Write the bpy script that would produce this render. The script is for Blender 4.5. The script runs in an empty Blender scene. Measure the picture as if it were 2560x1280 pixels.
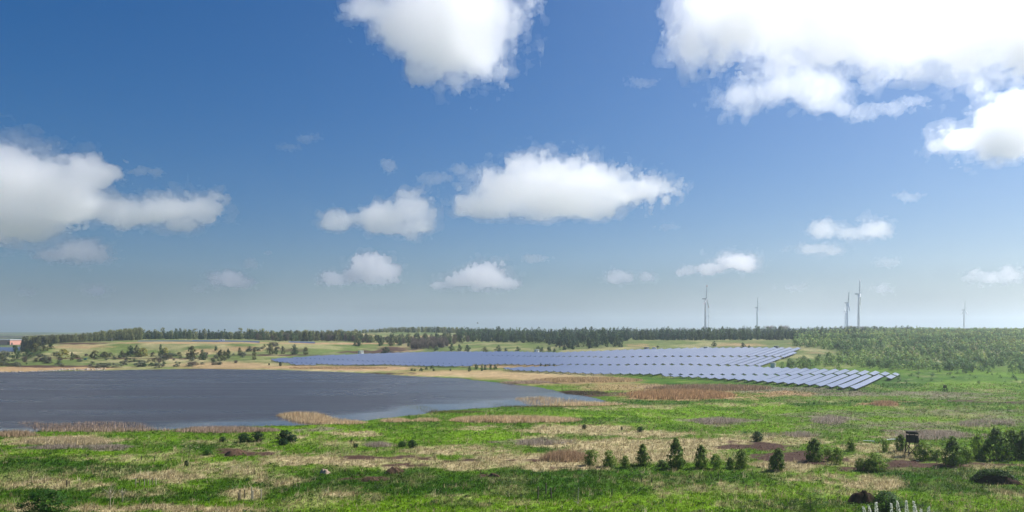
import bpy, math, random
import numpy as np

# ---------------------------------------------------------------- camera, sky, sun, exposure
SC = bpy.context.scene
F = 1900.0            # focal length in photo pixels (photo 2560 x 1280)
H = 25.0              # eye height above the lake, metres
HOR = 826.0           # photo row of the horizon
CX = 1280.0
cam_data = bpy.data.cameras.new('camera')
cam_data.sensor_width = 36.0
cam_data.lens = 36.0 * F / 2560.0
cam_data.shift_y = (HOR - 640.0) / 2560.0
cam_data.clip_start = 0.5
cam_data.clip_end = 90000.0
cam = bpy.data.objects.new('camera', cam_data)
SC.collection.objects.link(cam)
cam.location = (0, 0, H)
cam.rotation_euler = (math.radians(90), 0, 0)
SC.camera = cam

SUN_AZ = math.radians(61.0)     # to the right of the view axis
SUN_EL = math.radians(46.0)
world = bpy.data.worlds.new('World')
SC.world = world
world.use_nodes = True
wn = world.node_tree.nodes
wl = world.node_tree.links
wn.clear()
sky = wn.new('ShaderNodeTexSky')
sky.sky_type = 'NISHITA'
sky.sun_disc = False
sky.sun_elevation = SUN_EL
sky.sun_rotation = SUN_AZ
sky.altitude = 100.0
sky.air_density = 1.0
sky.dust_density = 1.9
sky.ozone_density = 8.0
gam = wn.new('ShaderNodeGamma')
gam.inputs['Gamma'].default_value = 1.05
hsv = wn.new('ShaderNodeHueSaturation')
hsv.inputs['Saturation'].default_value = 1.33
hsv.inputs['Hue'].default_value = 0.502
bg = wn.new('ShaderNodeBackground')
bg.inputs['Strength'].default_value = 0.05
wo = wn.new('ShaderNodeOutputWorld')
wl.new(sky.outputs['Color'], gam.inputs['Color'])
wl.new(gam.outputs['Color'], hsv.inputs['Color'])
wl.new(hsv.outputs['Color'], bg.inputs['Color'])
wl.new(bg.outputs['Background'], wo.inputs['Surface'])

sun_data = bpy.data.lights.new('sun', 'SUN')
sun_data.energy = 4.5
sun_data.angle = math.radians(0.53)
sun_data.color = (1.0, 0.965, 0.92)
sun = bpy.data.objects.new('sun', sun_data)
SC.collection.objects.link(sun)
from mathutils import Vector
sdir = Vector((math.sin(SUN_AZ) * math.cos(SUN_EL), math.cos(SUN_AZ) * math.cos(SUN_EL), math.sin(SUN_EL)))
sun.rotation_euler = sdir.to_track_quat('Z', 'Y').to_euler()
sun.location = (300, 60, 400)

SC.view_settings.view_transform = 'Standard'
SC.view_settings.look = 'None'
SC.view_settings.exposure = 0.65
SC.view_settings.gamma = 1.0
SC.view_settings.use_curve_mapping = False
SC.render.engine = 'CYCLES'
cy = SC.cycles
cy.use_denoising = True
try:
    cy.denoiser = 'OPENIMAGEDENOISE'
    cy.denoising_input_passes = 'RGB_ALBEDO_NORMAL'
except Exception:
    pass
cy.use_adaptive_sampling = True
cy.adaptive_threshold = 0.015
cy.max_bounces = 24
cy.diffuse_bounces = 2
cy.glossy_bounces = 2
cy.transmission_bounces = 2
cy.transparent_max_bounces = 12
cy.volume_bounces = 20
cy.caustics_reflective = False
cy.caustics_refractive = False

# ---------------------------------------------------------------- helpers
COL = SC.collection
RNG = np.random.default_rng(7)
random.seed(7)


def link(o):
    COL.objects.link(o)
    return o


def mesh_np(name, V, faces, mat=None, col=None, smooth=False, attr='Col', normals=None):
    """V (n,3); faces (m,k) int array of one polygon size; col (n,3) per vertex."""
    V = np.asarray(V, np.float32)
    faces = np.asarray(faces, np.int32)
    m, k = faces.shape
    me = bpy.data.meshes.new(name)
    me.vertices.add(len(V))
    me.vertices.foreach_set('co', V.ravel())
    me.loops.add(m * k)
    me.loops.foreach_set('vertex_index', faces.ravel())
    me.polygons.add(m)
    me.polygons.foreach_set('loop_start', np.arange(0, m * k, k, dtype=np.int32))
    me.polygons.foreach_set('loop_total', np.full(m, k, np.int32))
    me.polygons.foreach_set('use_smooth', np.full(m, bool(smooth)))
    me.update(calc_edges=True)
    if col is not None:
        a = me.color_attributes.new(attr, 'FLOAT_COLOR', 'POINT')
        c = np.ones((len(V), 4), np.float32)
        c[:, :col.shape[1]] = col
        a.data.foreach_set('color', c.ravel())
    if normals is not None:
        a = me.attributes.new('custom_normal', 'FLOAT_VECTOR', 'POINT')
        a.data.foreach_set('vector', np.asarray(normals, np.float32).ravel())
    if mat:
        me.materials.append(mat)
    return me


def obj(name, me, parent=None, loc=(0, 0, 0), rot=(0, 0, 0), scale=(1, 1, 1)):
    o = bpy.data.objects.new(name, me)
    link(o)
    o.location = loc
    o.rotation_euler = rot
    o.scale = scale
    if parent is not None:
        o.parent = parent
    return o


def tag(o, label, cat=None, group=None, kind=None):
    o['label'] = label
    if cat:
        o['category'] = cat
    if group:
        o['group'] = group
    if kind:
        o['kind'] = kind
    return o


class MB:
    """collects boxes, prisms and tubes into one mesh"""
    def __init__(s):
        s.v = []
        s.f = []

    def box(s, x0, x1, y0, y1, z0, z1):
        n = len(s.v)
        s.v += [(x0, y0, z0), (x1, y0, z0), (x1, y1, z0), (x0, y1, z0), (x0, y0, z1), (x1, y0, z1), (x1, y1, z1), (x0, y1, z1)]
        s.f += [tuple(n + i for i in q) for q in ((0, 3, 2, 1), (4, 5, 6, 7), (0, 1, 5, 4), (1, 2, 6, 5), (2, 3, 7, 6), (3, 0, 4, 7))]
        return s

    def tube(s, pts, radii, k=8, cap=True):
        pts = [Vector(p) for p in pts]
        n0 = len(s.v)
        for i, p in enumerate(pts):
            d = (pts[min(i + 1, len(pts) - 1)] - pts[max(i - 1, 0)]).normalized()
            a = d.cross(Vector((0, 0, 1)) if abs(d.z) < 0.9 else Vector((1, 0, 0))).normalized()
            b = d.cross(a)
            for j in range(k):
                t = 2 * math.pi * j / k
                s.v.append(tuple(p + (a * math.cos(t) + b * math.sin(t)) * radii[i]))
        for i in range(len(pts) - 1):
            for j in range(k):
                s.f.append((n0 + i * k + j, n0 + i * k + (j + 1) % k, n0 + (i + 1) * k + (j + 1) % k, n0 + (i + 1) * k + j))
        if cap:
            s.f.append(tuple(n0 + j for j in range(k))[::-1])
            e = n0 + (len(pts) - 1) * k
            s.f.append(tuple(e + j for j in range(k)))
        return s

    def mesh(s, name, mat, smooth=False):
        me = bpy.data.meshes.new(name)
        me.from_pydata([tuple(p) for p in s.v], [], s.f)
        me.materials.append(mat)
        if smooth:
            for p in me.polygons:
                p.use_smooth = True
        return me

    def build(s, name, mat, parent=None, smooth=False, **kw):
        return obj(name, s.mesh(name, mat, smooth), parent, **kw)


def mat_new(name):
    m = bpy.data.materials.new(name)
    m.use_nodes = True
    n = m.node_tree.nodes
    n.clear()
    out = n.new('ShaderNodeOutputMaterial')
    return m, n, m.node_tree.links, out


def simple_mat(name, rgb, rough=0.7, spec=0.3, var=0.15, scale=3.0, metal=0.0):
    m, n, l, out = mat_new(name)
    p = n.new('ShaderNodeBsdfPrincipled')
    p.inputs['Roughness'].default_value = rough
    p.inputs['Metallic'].default_value = metal
    p.inputs['Specular IOR Level'].default_value = spec
    tc = n.new('ShaderNodeTexCoord')
    no = n.new('ShaderNodeTexNoise')
    no.inputs['Scale'].default_value = scale
    no.inputs['Detail'].default_value = 5
    mr = n.new('ShaderNodeMapRange')
    mr.inputs['To Min'].default_value = 1 - var * 1.6
    mr.inputs['To Max'].default_value = 1 + var * 1.6
    mx = n.new('ShaderNodeMix')
    mx.data_type = 'RGBA'
    mx.blend_type = 'MULTIPLY'
    mx.inputs['Factor'].default_value = 1.0
    mx.inputs['A'].default_value = (*rgb, 1)
    l.new(tc.outputs['Object'], no.inputs['Vector'])
    l.new(no.outputs['Fac'], mr.inputs['Value'])
    l.new(mr.outputs['Result'], mx.inputs['B'])
    l.new(mx.outputs['Result'], p.inputs['Base Color'])
    l.new(p.outputs['BSDF'], out.inputs['Surface'])
    return m


def hash2(ix, iy, seed):
    h = (ix.astype(np.int64) * 374761393 + iy.astype(np.int64) * 668265263 + seed * 974634777) & 0x7fffffff
    h = ((h ^ (h >> 13)) * 1274126177) & 0x7fffffff
    h = ((h ^ (h >> 16)) * 1103515245) & 0x7fffffff
    return ((h >> 7) & 0xffff) / 65535.0


def noise2(x, y, seed=0):
    ix = np.floor(x)
    iy = np.floor(y)
    fx = x - ix
    fy = y - iy
    fx = fx * fx * (3 - 2 * fx)
    fy = fy * fy * (3 - 2 * fy)
    ix = ix.astype(np.int64)
    iy = iy.astype(np.int64)
    a = hash2(ix, iy, seed)
    b = hash2(ix + 1, iy, seed)
    c = hash2(ix, iy + 1, seed)
    d = hash2(ix + 1, iy + 1, seed)
    return (a * (1 - fx) + b * fx) * (1 - fy) + (c * (1 - fx) + d * fx) * fy


def fbm2(x, y, seed=0, oct=4, gain=0.5):
    s = 0
    a = 1
    t = 0
    for k in range(oct):
        s = s + a * noise2(x * 2 ** k + 17.3 * k, y * 2 ** k - 9.1 * k, seed + k)
        t += a
        a *= gain
    return s / t


def sstep(a, b, x):
    t = np.clip((x - a) / (b - a), 0, 1)
    return t * t * (3 - 2 * t)


def wpt(px, py, Y):
    """world point seen at photo pixel (px, py) at depth Y"""
    return ((px - CX) / F * Y, Y, H + (HOR - py) / F * Y)


# ---------------------------------------------------------------- terrain
PROFILES = [
    (-900, [(420, .3), (470, .6), (540, 1.5), (700, 1), (1300, 1), (2000, 3), (6000, 9), (12000, 2)]),
    (50, [(420, .3), (470, .6), (540, 1.5), (700, 1), (1300, 1), (2000, 3), (6000, 9), (12000, 2)]),
    (110, [(470, .6), (540, 2), (600, 8), (650, 12), (720, 11), (900, 3), (1300, 3), (2000, 6), (6000, 9), (12000, 0)]),
    (165, [(475, .5), (560, 2.2), (600, 5), (650, 13), (700, 13.4), (900, 10), (1300, 9), (3000, 9), (12000, 0)]),
    (350, [(482, .4), (560, 2.2), (605, 3.4), (660, 14), (720, 14.6), (1000, 14.8), (1500, 15), (3000, 12), (12000, 0)]),
    (600, [(484, .4), (560, 2.0), (620, 3.6), (680, 13.8), (740, 14.3), (1000, 14.6), (1500, 15), (3000, 12), (12000, 0)]),
    (720, [(484, .3), (530, 1), (590, 2), (645, 5), (715, 13.2), (1000, 14), (1500, 16), (3000, 12), (12000, 0)]),
    (900, [(448, .3), (480, .6), (530, 1), (671, 5.2), (745, 12.4), (900, 13.4), (1050, 18), (1200, 21.5), (1500, 21), (3000, 14), (12000, 0)]),
    (1020, [(430, .3), (520, 1), (660, 5.6), (760, 12.0), (900, 14.5), (1050, 19), (1200, 22), (1500, 21), (3000, 14), (12000, 0)]),
    (1150, [(394, .2), (450, .7), (500, 1.2), (645, 6), (730, 12), (900, 15.5), (1150, 21), (1500, 21), (3000, 14), (12000, 0)]),
    (1300, [(348, .2), (456, .8), (624, 7.2), (700, 13.6), (900, 16.5), (1500, 20), (3000, 15), (12000, 0)]),
    (1500, [(270, .3), (419, .6), (592, 9.1), (670, 14.5), (700, 15.5), (1000, 17), (1500, 21), (3000, 15), (12000, 0)]),
    (1700, [(398, .6), (586, 10.8), (620, 12), (675, 16), (1000, 17.5), (1500, 21), (3000, 15), (12000, 0)]),
    (1950, [(353, .5), (441, 3.2), (559, 11.5), (610, 13), (670, 16.2), (1000, 18), (1500, 23), (3000, 16), (12000, 0)]),
    (2100, [(330, .5), (430, 3), (567, 11.9), (625, 16.3), (900, 19.5), (1500, 26), (3000, 18), (12000, 0)]),
    (2300, [(317, .4), (400, 1.8), (548, 9.4), (686, 16.3), (900, 21), (1500, 28.6), (3000, 20), (12000, 0)]),
    (2560, [(310, .5), (400, 2.0), (550, 9.5), (690, 16.5), (900, 21), (1500, 29), (3000, 20), (12000, 0)]),
    (3600, [(310, .5), (400, 2.4), (550, 9.5), (690, 16.5), (900, 21), (1500, 29), (3000, 20), (12000, 0)]),
]
_LY = np.linspace(math.log(60), math.log(14000), 900)
_TY = np.exp(_LY)
_TP = np.array([p for p, _ in PROFILES], float)
_TZ = []
for _p, _l in PROFILES:
    _l = [(60, .3), (150, .3), (250, .3)] + _l if _l[0][0] > 260 else [(60, .3), (150, .3)] + _l
    _TZ.append(np.interp(_TY, [a for a, _ in _l], [b for _, b in _l]))
_TZ = np.array(_TZ)
_k = np.array([1, 2, 3, 4, 3, 2, 1.])
_k /= _k.sum()
_TZ = np.array([np.convolve(np.pad(r, 3, 'edge'), _k, 'valid') for r in _TZ])

LAKE_PX = [(-420, 1100), (-150, 1090), (0, 1084), (60, 1084), (110, 1078), (230, 1078), (350, 1078), (450, 1072), (560, 1069), (690, 1066), (800, 1061), (870, 1056), (960, 1046), (1050, 1036),
           (1130, 1026), (1280, 1018), (1400, 1013), (1480, 1009), (1528, 1004), (1500, 999), (1450, 988), (1405, 979), (1350, 969), (1280, 960),
           (1150, 946), (1000, 939), (900, 932), (700, 925), (500, 922), (300, 925), (150, 928), (0, 931), (-250, 936), (-420, 940)]
WATER_Z = -0.1
LAKE = np.array([wpt(x, y, (H - WATER_Z) * F / (y - HOR))[:2] for x, y in LAKE_PX])


def poly_sd(P, X, Y):
    """signed distance to polygon P, negative inside"""
    d = np.full(X.shape, 1e9)
    inside = np.zeros(X.shape, bool)
    n = len(P)
    for i in range(n):
        ax, ay = P[i]
        bx, by = P[(i + 1) % n]
        ex, ey = bx - ax, by - ay
        t = np.clip(((X - ax) * ex + (Y - ay) * ey) / (ex * ex + ey * ey + 1e-9), 0, 1)
        d = np.minimum(d, np.hypot(X - ax - t * ex, Y - ay - t * ey))
        c = ((ay > Y) != (by > Y)) & (X < ex * (Y - ay) / (ey + 1e-12) + ax)
        inside ^= c
    return np.where(inside, -d, d)


def height(X, Y, detail=True):
    X = np.asarray(X, float)
    Y = np.asarray(Y, float)
    Yc = np.clip(Y, 60, 13900)
    px = np.clip(CX + F * X / np.maximum(Yc, 60), -900, 3599.9)
    fy = (np.log(Yc) - _LY[0]) / (_LY[1] - _LY[0])
    iy = np.clip(fy.astype(int), 0, len(_LY) - 2)
    ty = fy - iy
    ip = np.clip(np.searchsorted(_TP, px, 'right') - 1, 0, len(_TP) - 2)
    tp = (px - _TP[ip]) / (_TP[ip + 1] - _TP[ip])
    tp = tp * tp * (3 - 2 * tp) * .6 + tp * .4
    z = (_TZ[ip, iy] * (1 - tp) + _TZ[ip + 1, iy] * tp) * (1 - ty) + (_TZ[ip, iy + 1] * (1 - tp) + _TZ[ip + 1, iy + 1] * tp) * ty
    # the hill the camera stands on
    near = np.interp(Y, [-200, -20, 3, 20, 40, 62, 82, 96], [22, 23.2, 23.3, 17.0, 10.5, 5.0, 1.6, .3])
    z = np.where(Y < 96, near, z)
    if detail:
        big = (fbm2(X / 60, Y / 60, 3, 3) - .5)
        amp = np.interp(Y, [0, 95, 400, 700, 3000, 12000], [.3, .25, .5, 1.8, 4, 10])
        z = z + big * amp
        z = z + (fbm2(X / 7, Y / 7, 9, 3) - .5) * np.interp(Y, [90, 110, 330, 600], [.3, .5, .3, .5])
    sd = poly_sd(LAKE, X, Y)
    sd = sd + (fbm2(X / 9, Y / 9, 21, 3) - .5) * 7 * np.interp(Y, [150, 300], [.6, 1])
    lim = np.where(sd > 0, WATER_Z + sd * .09, np.maximum(WATER_Z + sd * .12, -2.2))
    near_lake = sd < 40
    floor = np.where(sd > 0, WATER_Z + np.minimum(sd * .03, .12), -9)
    z = np.where(near_lake, np.maximum(np.minimum(z, lim), floor), np.maximum(z, WATER_Z + .12))
    return z


def proj(X, Y, Z):
    Yc = np.maximum(Y, 1.0)
    return CX + F * X / Yc, HOR - (Z - H) * F / Yc


_MARCH = np.exp(np.linspace(math.log(88), math.log(3500), 2600))


def hit(px, py):
    """where the ray through photo pixel (px, py) meets the ground"""
    X = (px - CX) / F * _MARCH
    Z = H + (HOR - py) / F * _MARCH
    g = height(X, _MARCH)
    b = np.nonzero(Z < g)[0]
    i = b[0] if len(b) else len(_MARCH) - 1
    Y = _MARCH[i]
    return float((px - CX) / F * Y), float(Y), float(g[i])


def hz(x, y):
    return float(height(np.array([x]), np.array([y]))[0])
# ---------------------------------------------------------------- what covers the ground
# patches: kind, photo centre and half size of the place they cover, strength
PATCH = [
    # dry straw
    ('d', 175, 1102, 110, 9, 1.0), ('d', 60, 1102, 60, 7, .6), ('d', 330, 1145, 200, 10, .45), ('d', 420, 1190, 90, 16, .8), ('d', 120, 1212, 160, 14, .6), ('d', 330, 1232, 120, 12, .55),
    ('d', 560, 1172, 110, 22, .6), ('d', 620, 1130, 60, 9, .7), ('d', 560, 1105, 90, 12, .5), ('d', 400, 1272, 250, 9, .9), ('d', 600, 1240, 60, 16, .7), ('d', 60, 1270, 70, 12, .7), ('d', 780, 1150, 130, 14, .8), ('d', 1000, 1155, 120, 16, .7), ('d', 1080, 1125, 60, 12, .6),
    ('d', 690, 1205, 70, 20, .55), ('d', 900, 1085, 60, 7, .7), ('d', 760, 1091, 25, 6, .7), ('d', 1190, 1125, 90, 14, .6), ('d', 1280, 1150, 120, 18, .75), ('d', 1180, 1165, 70, 12, .8),
    ('d', 1450, 1073, 140, 12, .85), ('d', 1350, 1095, 70, 6, .6), ('d', 1600, 1085, 160, 8, .7), ('d', 1560, 1112, 220, 13, .9), ('d', 1600, 1140, 220, 18, .85), ('d', 1400, 1165, 130, 14, .8),
    ('d', 1760, 1110, 130, 15, .8), ('d', 1880, 1090, 90, 8, .5), ('d', 1980, 1100, 110, 10, .6), ('d', 1960, 1165, 110, 16, .75), ('d', 2100, 1150, 100, 15, .6), ('d', 2200, 1120, 120, 12, .6),
    ('d', 2300, 1140, 110, 10, .6), ('d', 2190, 1210, 90, 18, .75), ('d', 2040, 1195, 60, 10, .6), ('d', 2420, 1165, 120, 6, .7), ('d', 2480, 1235, 80, 12, .4), ('d', 1660, 1205, 60, 14, .45), ('d', 1750, 1240, 120, 14, .3),
    ('d', 2000, 1093, 70, 7, .6), ('d', 2330, 1090, 150, 8, .5), ('d', 1180, 1072, 70, 5, .6), ('d', 840, 1107, 90, 8, .4), ('d', 280, 1180, 160, 16, .4), ('d', 1130, 1245, 60, 12, .5),
    ('d', 1700, 1040, 60, 4, .3), ('d', 1850, 1012, 130, 5, .5), ('d', 2100, 1000, 200, 6, .35), ('d', 1640, 1018, 80, 4, .5), ('d', 1500, 1020, 90, 5, .5), ('d', 2350, 1020, 160, 8, .35),
    # lush dark green
    ('g', 90, 1165, 150, 16, 1.0), ('g', 300, 1178, 90, 14, .9), ('g', 250, 1238, 250, 14, .9), ('g', 960, 1210, 330, 28, 1.0), ('g', 1380, 1200, 170, 26, 1.0), ('g', 1380, 1235, 120, 16, .8), ('g', 1700, 1195, 220, 14, .8),
    ('g', 2400, 1185, 200, 14, .9), ('g', 2320, 1215, 150, 12, .9), ('g', 2480, 1225, 120, 9, 1.0), ('g', 1500, 1180, 120, 8, .7), ('g', 740, 1235, 140, 14, .6), ('g', 1400, 1125, 60, 7, .5), ('g', 1650, 1005, 130, 4, .8), ('g', 2150, 1008, 180, 5, .8), ('g', 2400, 1010, 220, 5, .6),
    ('g', 1900, 950, 210, 22, .5), ('g', 2060, 978, 140, 7, 1.0), ('g', 2240, 955, 60, 14, 1.0), ('g', 1700, 960, 120, 5, .7), ('g', 1480, 1052, 110, 6, .7), ('g', 520, 1122, 60, 7, .5), ('g', 1560, 948, 230, 4, .5),
    # bright fresh green
    ('b', 900, 1075, 230, 12, 1.0), ('b', 1150, 1090, 220, 14, .9), ('b', 1600, 1045, 240, 20, 1.0), ('b', 1880, 1022, 200, 12, .9), ('b', 2100, 1022, 200, 8, .6), ('b', 150, 1130, 130, 7, 1.0), ('b', 480, 1098, 130, 7, .9), ('b', 1000, 1262, 420, 18, 1.0),
    ('b', 1600, 1255, 360, 24, .9), ('b', 2050, 1245, 200, 30, .8), ('b', 2450, 1262, 160, 16, .8), ('b', 600, 1258, 120, 12, .8), ('b', 2250, 1050, 250, 10, .7), ('b', 2450, 1060, 130, 22, .6), ('b', 750, 1100, 120, 9, .7),
    ('b', 1950, 1070, 130, 8, .7), ('b', 2350, 965, 220, 8, .5), ('b', 1380, 1080, 80, 5, .8), ('b', 400, 1150, 140, 9, .5), ('b', 2230, 1185, 140, 9, .5), ('b', 2490, 1150, 90, 10, .4),
    # grey violet dead stems
    ('p', 200, 1118, 150, 6, 1.0), ('p', 940, 1111, 38, 8, 1.0), ('p', 1340, 1106, 80, 7, .9), ('p', 1800, 1052, 90, 9, 1.0), ('p', 2075, 1048, 60, 13, .9), ('p', 2320, 1085, 110, 14, .9), ('p', 1980, 1088, 90, 9, .6), ('p', 2500, 1050, 80, 14, .7),
    ('p', 1925, 975, 190, 7, .8), ('p', 1740, 968, 160, 6, .9), ('p', 2230, 985, 280, 6, .8), ('p', 800, 1075, 60, 6, .7), ('p', 2420, 995, 160, 4, .7), ('p', 2200, 1065, 160, 8, .5), ('p', 2440, 1092, 60, 8, .8), ('p', 2150, 1035, 260, 9, .6), ('p', 2400, 1030, 200, 9, .6), ('p', 2300, 1060, 160, 9, .7), ('p', 2060, 1070, 100, 8, .6), ('d', 1780, 1225, 150, 18, .45), ('d', 2100, 1225, 120, 16, .5), ('d', 1250, 1260, 200, 8, .4), ('d', 1900, 1262, 140, 10, .4), ('d', 880, 1240, 90, 9, .45), ('g', 1560, 1225, 90, 12, .7), ('g', 2050, 1262, 120, 10, .6), ('g', 1130, 1262, 90, 8, .7),
    # bare brown soil
    ('s', 960, 1145, 90, 5, 1.0), ('s', 1020, 1160, 60, 4, .8), ('s', 1150, 1152, 50, 4, .5), ('s', 1880, 1115, 70, 7, 1.0), ('s', 1970, 1138, 70, 11, 1.2), ('s', 2060, 1148, 80, 8, .9), ('s', 2260, 1161, 55, 10, 1.3), ('s', 2360, 1166, 60, 5, 1.0), ('s', 2480, 1157, 80, 4, .7),
    ('s', 600, 1131, 55, 7, .9), ('s', 930, 1196, 50, 6, .5), ('s', 1340, 1150, 30, 5, .6), ('s', 1440, 1170, 60, 3, .6), ('s', 2500, 1004, 120, 2.5, .9), ('s', 1235, 1190, 30, 4, .5), ('s', 2160, 1172, 60, 6, .7),
    # russet reed litter and sand by the water
    ('r', 1700, 988, 130, 11, 1.0), ('r', 1560, 968, 100, 9, .7), ('r', 1800, 994, 80, 5, .9), ('r', 1960, 985, 60, 6, .8), ('r', 1440, 952, 120, 8, .8), ('r', 900, 921, 130, 5, 1.0), ('r', 750, 918, 120, 4, .9),
    ('r', 560, 915, 110, 9, .7), ('r', 1150, 932, 160, 7, .6), ('r', 1300, 942, 120, 7, .7), ('r', 1290, 916, 90, 4, .8), ('r', 2215, 1010, 40, 5, .9), ('r', 1350, 958, 60, 4, .6), ('r', 520, 878, 40, 6, .6), ('r', 610, 872, 40, 6, .7), ('r', 970, 872, 30, 6, .7), ('r', 1010, 873, 30, 6, .8),
    ('r', 120, 921, 160, 5, .9), ('r', 40, 927, 80, 3, .8), ('r', 200, 867, 60, 4, .7), ('r', 860, 838, 60, 3, .9), ('r', 1080, 842, 60, 3, .7), ('r', 500, 857, 200, 1.6, .9), ('r', 850, 859, 140, 1.6, 1.0),
    ('r', 1600, 864, 30, 4, .6), ('r', 1850, 862, 50, 4, .6), ('r', 2060, 858, 60, 2, .9), ('r', 2050, 882, 20, 2, .5),
    # trodden earth on the far side
    ('s', 930, 880, 70, 3, .7), ('s', 985, 873, 40, 5, .8), ('s', 200, 859, 60, 2, .8), ('s', 130, 916, 110, 2.5, .7), ('s', 300, 896, 200, 1.0, .8), ('s', 700, 888, 120, 1.2, .9), ('s', 470, 896, 90, 1.2, .7), ('s', 1480, 989, 60, 2.4, .8), ('s', 1430, 979, 40, 2, .7), ('s', 1560, 985, 60, 3, .5), ('s', 950, 934, 90, 1.5, .6), ('s', 720, 875, 40, 5, .4), ('s', 1350, 957, 110, 1.2, .7), ('s', 1400, 980, 80, 1.5, .8), ('s', 2300, 873, 14, 2.5, .9),
    # green banks
    ('b', 260, 875, 120, 9, .9), ('b', 850, 872, 110, 9, .8), ('b', 700, 863, 90, 6, .7), ('g', 480, 872, 140, 9, .4), ('b', 1250, 861, 120, 8, .7), ('b', 1700, 862, 140, 7, .6), ('g', 1820, 864, 100, 5, .5), ('b', 2070, 887, 60, 8, .8), ('g', 2060, 884, 50, 5, .7),
    ('b', 720, 894, 90, 6, .8), ('g', 2300, 945, 260, 8, .6), ('b', 2480, 945, 150, 10, .6), ('d', 400, 903, 200, 7, .5), ('d', 200, 886, 60, 6, .5), ('d', 560, 880, 90, 8, .45), ('d', 1380, 938, 160, 10, .7), ('d', 1180, 936, 160, 8, .7), ('d', 880, 926, 140, 5, .6),
]
KI = {'d': 0, 'g': 1, 'b': 2, 'p': 3, 's': 4, 'r': 5}


def cover(X, Y, Z):
    """ground cover weights (n,6): straw, lush green, fresh green, dead stems, soil, russet"""
    px, py = proj(X, Y, Z)
    px = px + (fbm2(X / 4.0, Y / 6.0, 71, 4, .62) - .5) * 150
    k = np.interp(Y, [110, 400, 800], [26, 7, 4])
    py = py + (fbm2(X / 5.0, Y / 5.0, 72, 4, .62) - .5) * k
    ok = Y > 85
    W = np.zeros((6,) + X.shape)
    for t, cx, cy, rx, ry, s in PATCH:
        d = ((px - cx) / rx) ** 2 + ((py - cy) / ry) ** 2
        m = ok & (d < 2.6)
        if m.any():
            i = KI[t]
            W[i][m] = np.maximum(W[i][m], s * np.clip(1.35 - d[m] / 1.5, 0, 1))
    # streaky background mix
    n = fbm2(X / 14, Y / 22, 31, 4)
    n2 = fbm2(X / 5, Y / 9, 37, 3)
    n3 = fbm2(X / 1.6, Y / 2.2, 39, 3)
    W[0] = sstep(.22, .8, W[0] * (.42 + 1.0 * n3)) * .95 + sstep(.54, .76, n * .55 + n2 * .45) * .30 + sstep(.62, .85, n3) * .25
    W[0] = W[0] + sstep(420, 520, Y) * sstep(.44, .62, fbm2(X / 24, Y / 24, 47, 4)) * .4
    W[1] = W[1] * (.6 + .8 * n3) + sstep(.5, .68, fbm2(X / 8, Y / 15, 43, 4)) * .45
    W[2] = W[2] * (.6 + .8 * n3) + .12
    W[3] = sstep(.25, .9, W[3] * (.3 + 1.1 * n3)) * .9
    W[4] = sstep(.12, .6, W[4] * (.3 + 1.4 * n3)) * 1.1
    return W


C_GREEN = np.array((.078, .160, .003))
C_STRAW = np.array((.46, .375, .20))
C_LUSH = np.array((.034, .100, .002))
C_FRESH = np.array((.125, .238, .004))
C_STEMS = np.array((.225, .180, .135))
C_SOIL = np.array((.075, .040, .028))
C_RUSS = np.array((.40, .255, .135))
C_ALL = [C_STRAW, C_LUSH, C_FRESH, C_STEMS, C_SOIL, C_RUSS]


def cover_col(W, Y=None):
    c = np.broadcast_to(C_GREEN, W.shape[1:] + (3,)).copy()
    for i in (2, 1, 0, 3, 5, 4):
        a = np.clip(W[i], 0, 1)[..., None]
        c = c * (1 - a) + C_ALL[i] * a
        if i == 1 and Y is not None:                 # olive turf beyond the lake, with haze muting mixed into its colour
            t = (.68 * sstep(400, 540, Y))[..., None]
            c = c * (1 - t) + np.array((.120, .140, .052)) * t
    return c


def ground_mat():
    m, n, l, out = mat_new('meadow_ground')
    p = n.new('ShaderNodeBsdfPrincipled')
    p.inputs['Roughness'].default_value = 0.95
    p.inputs['Specular IOR Level'].default_value = 0.1
    at = n.new('ShaderNodeAttribute')
    at.attribute_name = 'Col'
    geo = n.new('ShaderNodeNewGeometry')

    def noise(sc, det, rough=.6):
        q = n.new('ShaderNodeTexNoise')
        q.inputs['Scale'].default_value = sc
        q.inputs['Detail'].default_value = det
        q.inputs['Roughness'].default_value = rough
        l.new(geo.outputs['Position'], q.inputs['Vector'])
        return q

    def rng(src, a, b, c, d):
        q = n.new('ShaderNodeMapRange')
        for k, v in zip(('From Min', 'From Max', 'To Min', 'To Max'), (a, b, c, d)):
            q.inputs[k].default_value = v
        l.new(src, q.inputs['Value'])
        return q.outputs['Result']

    def mix(mode, fac, a, b):
        q = n.new('ShaderNodeMix')
        q.data_type = 'RGBA'
        q.blend_type = mode
        for k, v in (('Factor', fac), ('A', a), ('B', b)):
            if hasattr(v, 'is_linked') or hasattr(v, 'links'):
                l.new(v, q.inputs[k])
            else:
                q.inputs[k].default_value = v
        return q.outputs['Result']
    n1 = noise(.9, 6, .7)
    n2 = noise(.12, 5)
    n3 = noise(3.2, 4, .7)
    c = mix('MULTIPLY', 1.0, at.outputs['Color'], rng(n1.outputs['Fac'], .3, .7, .55, 1.4))
    c = mix('MULTIPLY', 1.0, c, rng(n2.outputs['Fac'], .3, .7, .8, 1.2))
    # dry stalks showing through
    dry = rng(n3.outputs['Fac'], .58, .70, 0, .25)
    c = mix('MIX', dry, c, (.30, .24, .12, 1))
    l.new(c, p.inputs['Base Color'])
    bp = n.new('ShaderNodeBump')
    bp.inputs['Strength'].default_value = 1.0
    bp.inputs['Distance'].default_value = .5
    l.new(n1.outputs['Fac'], bp.inputs['Height'])
    l.new(bp.outputs['Normal'], p.inputs['Normal'])
    l.new(p.outputs['BSDF'], out.inputs['Surface'])
    return m


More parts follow.
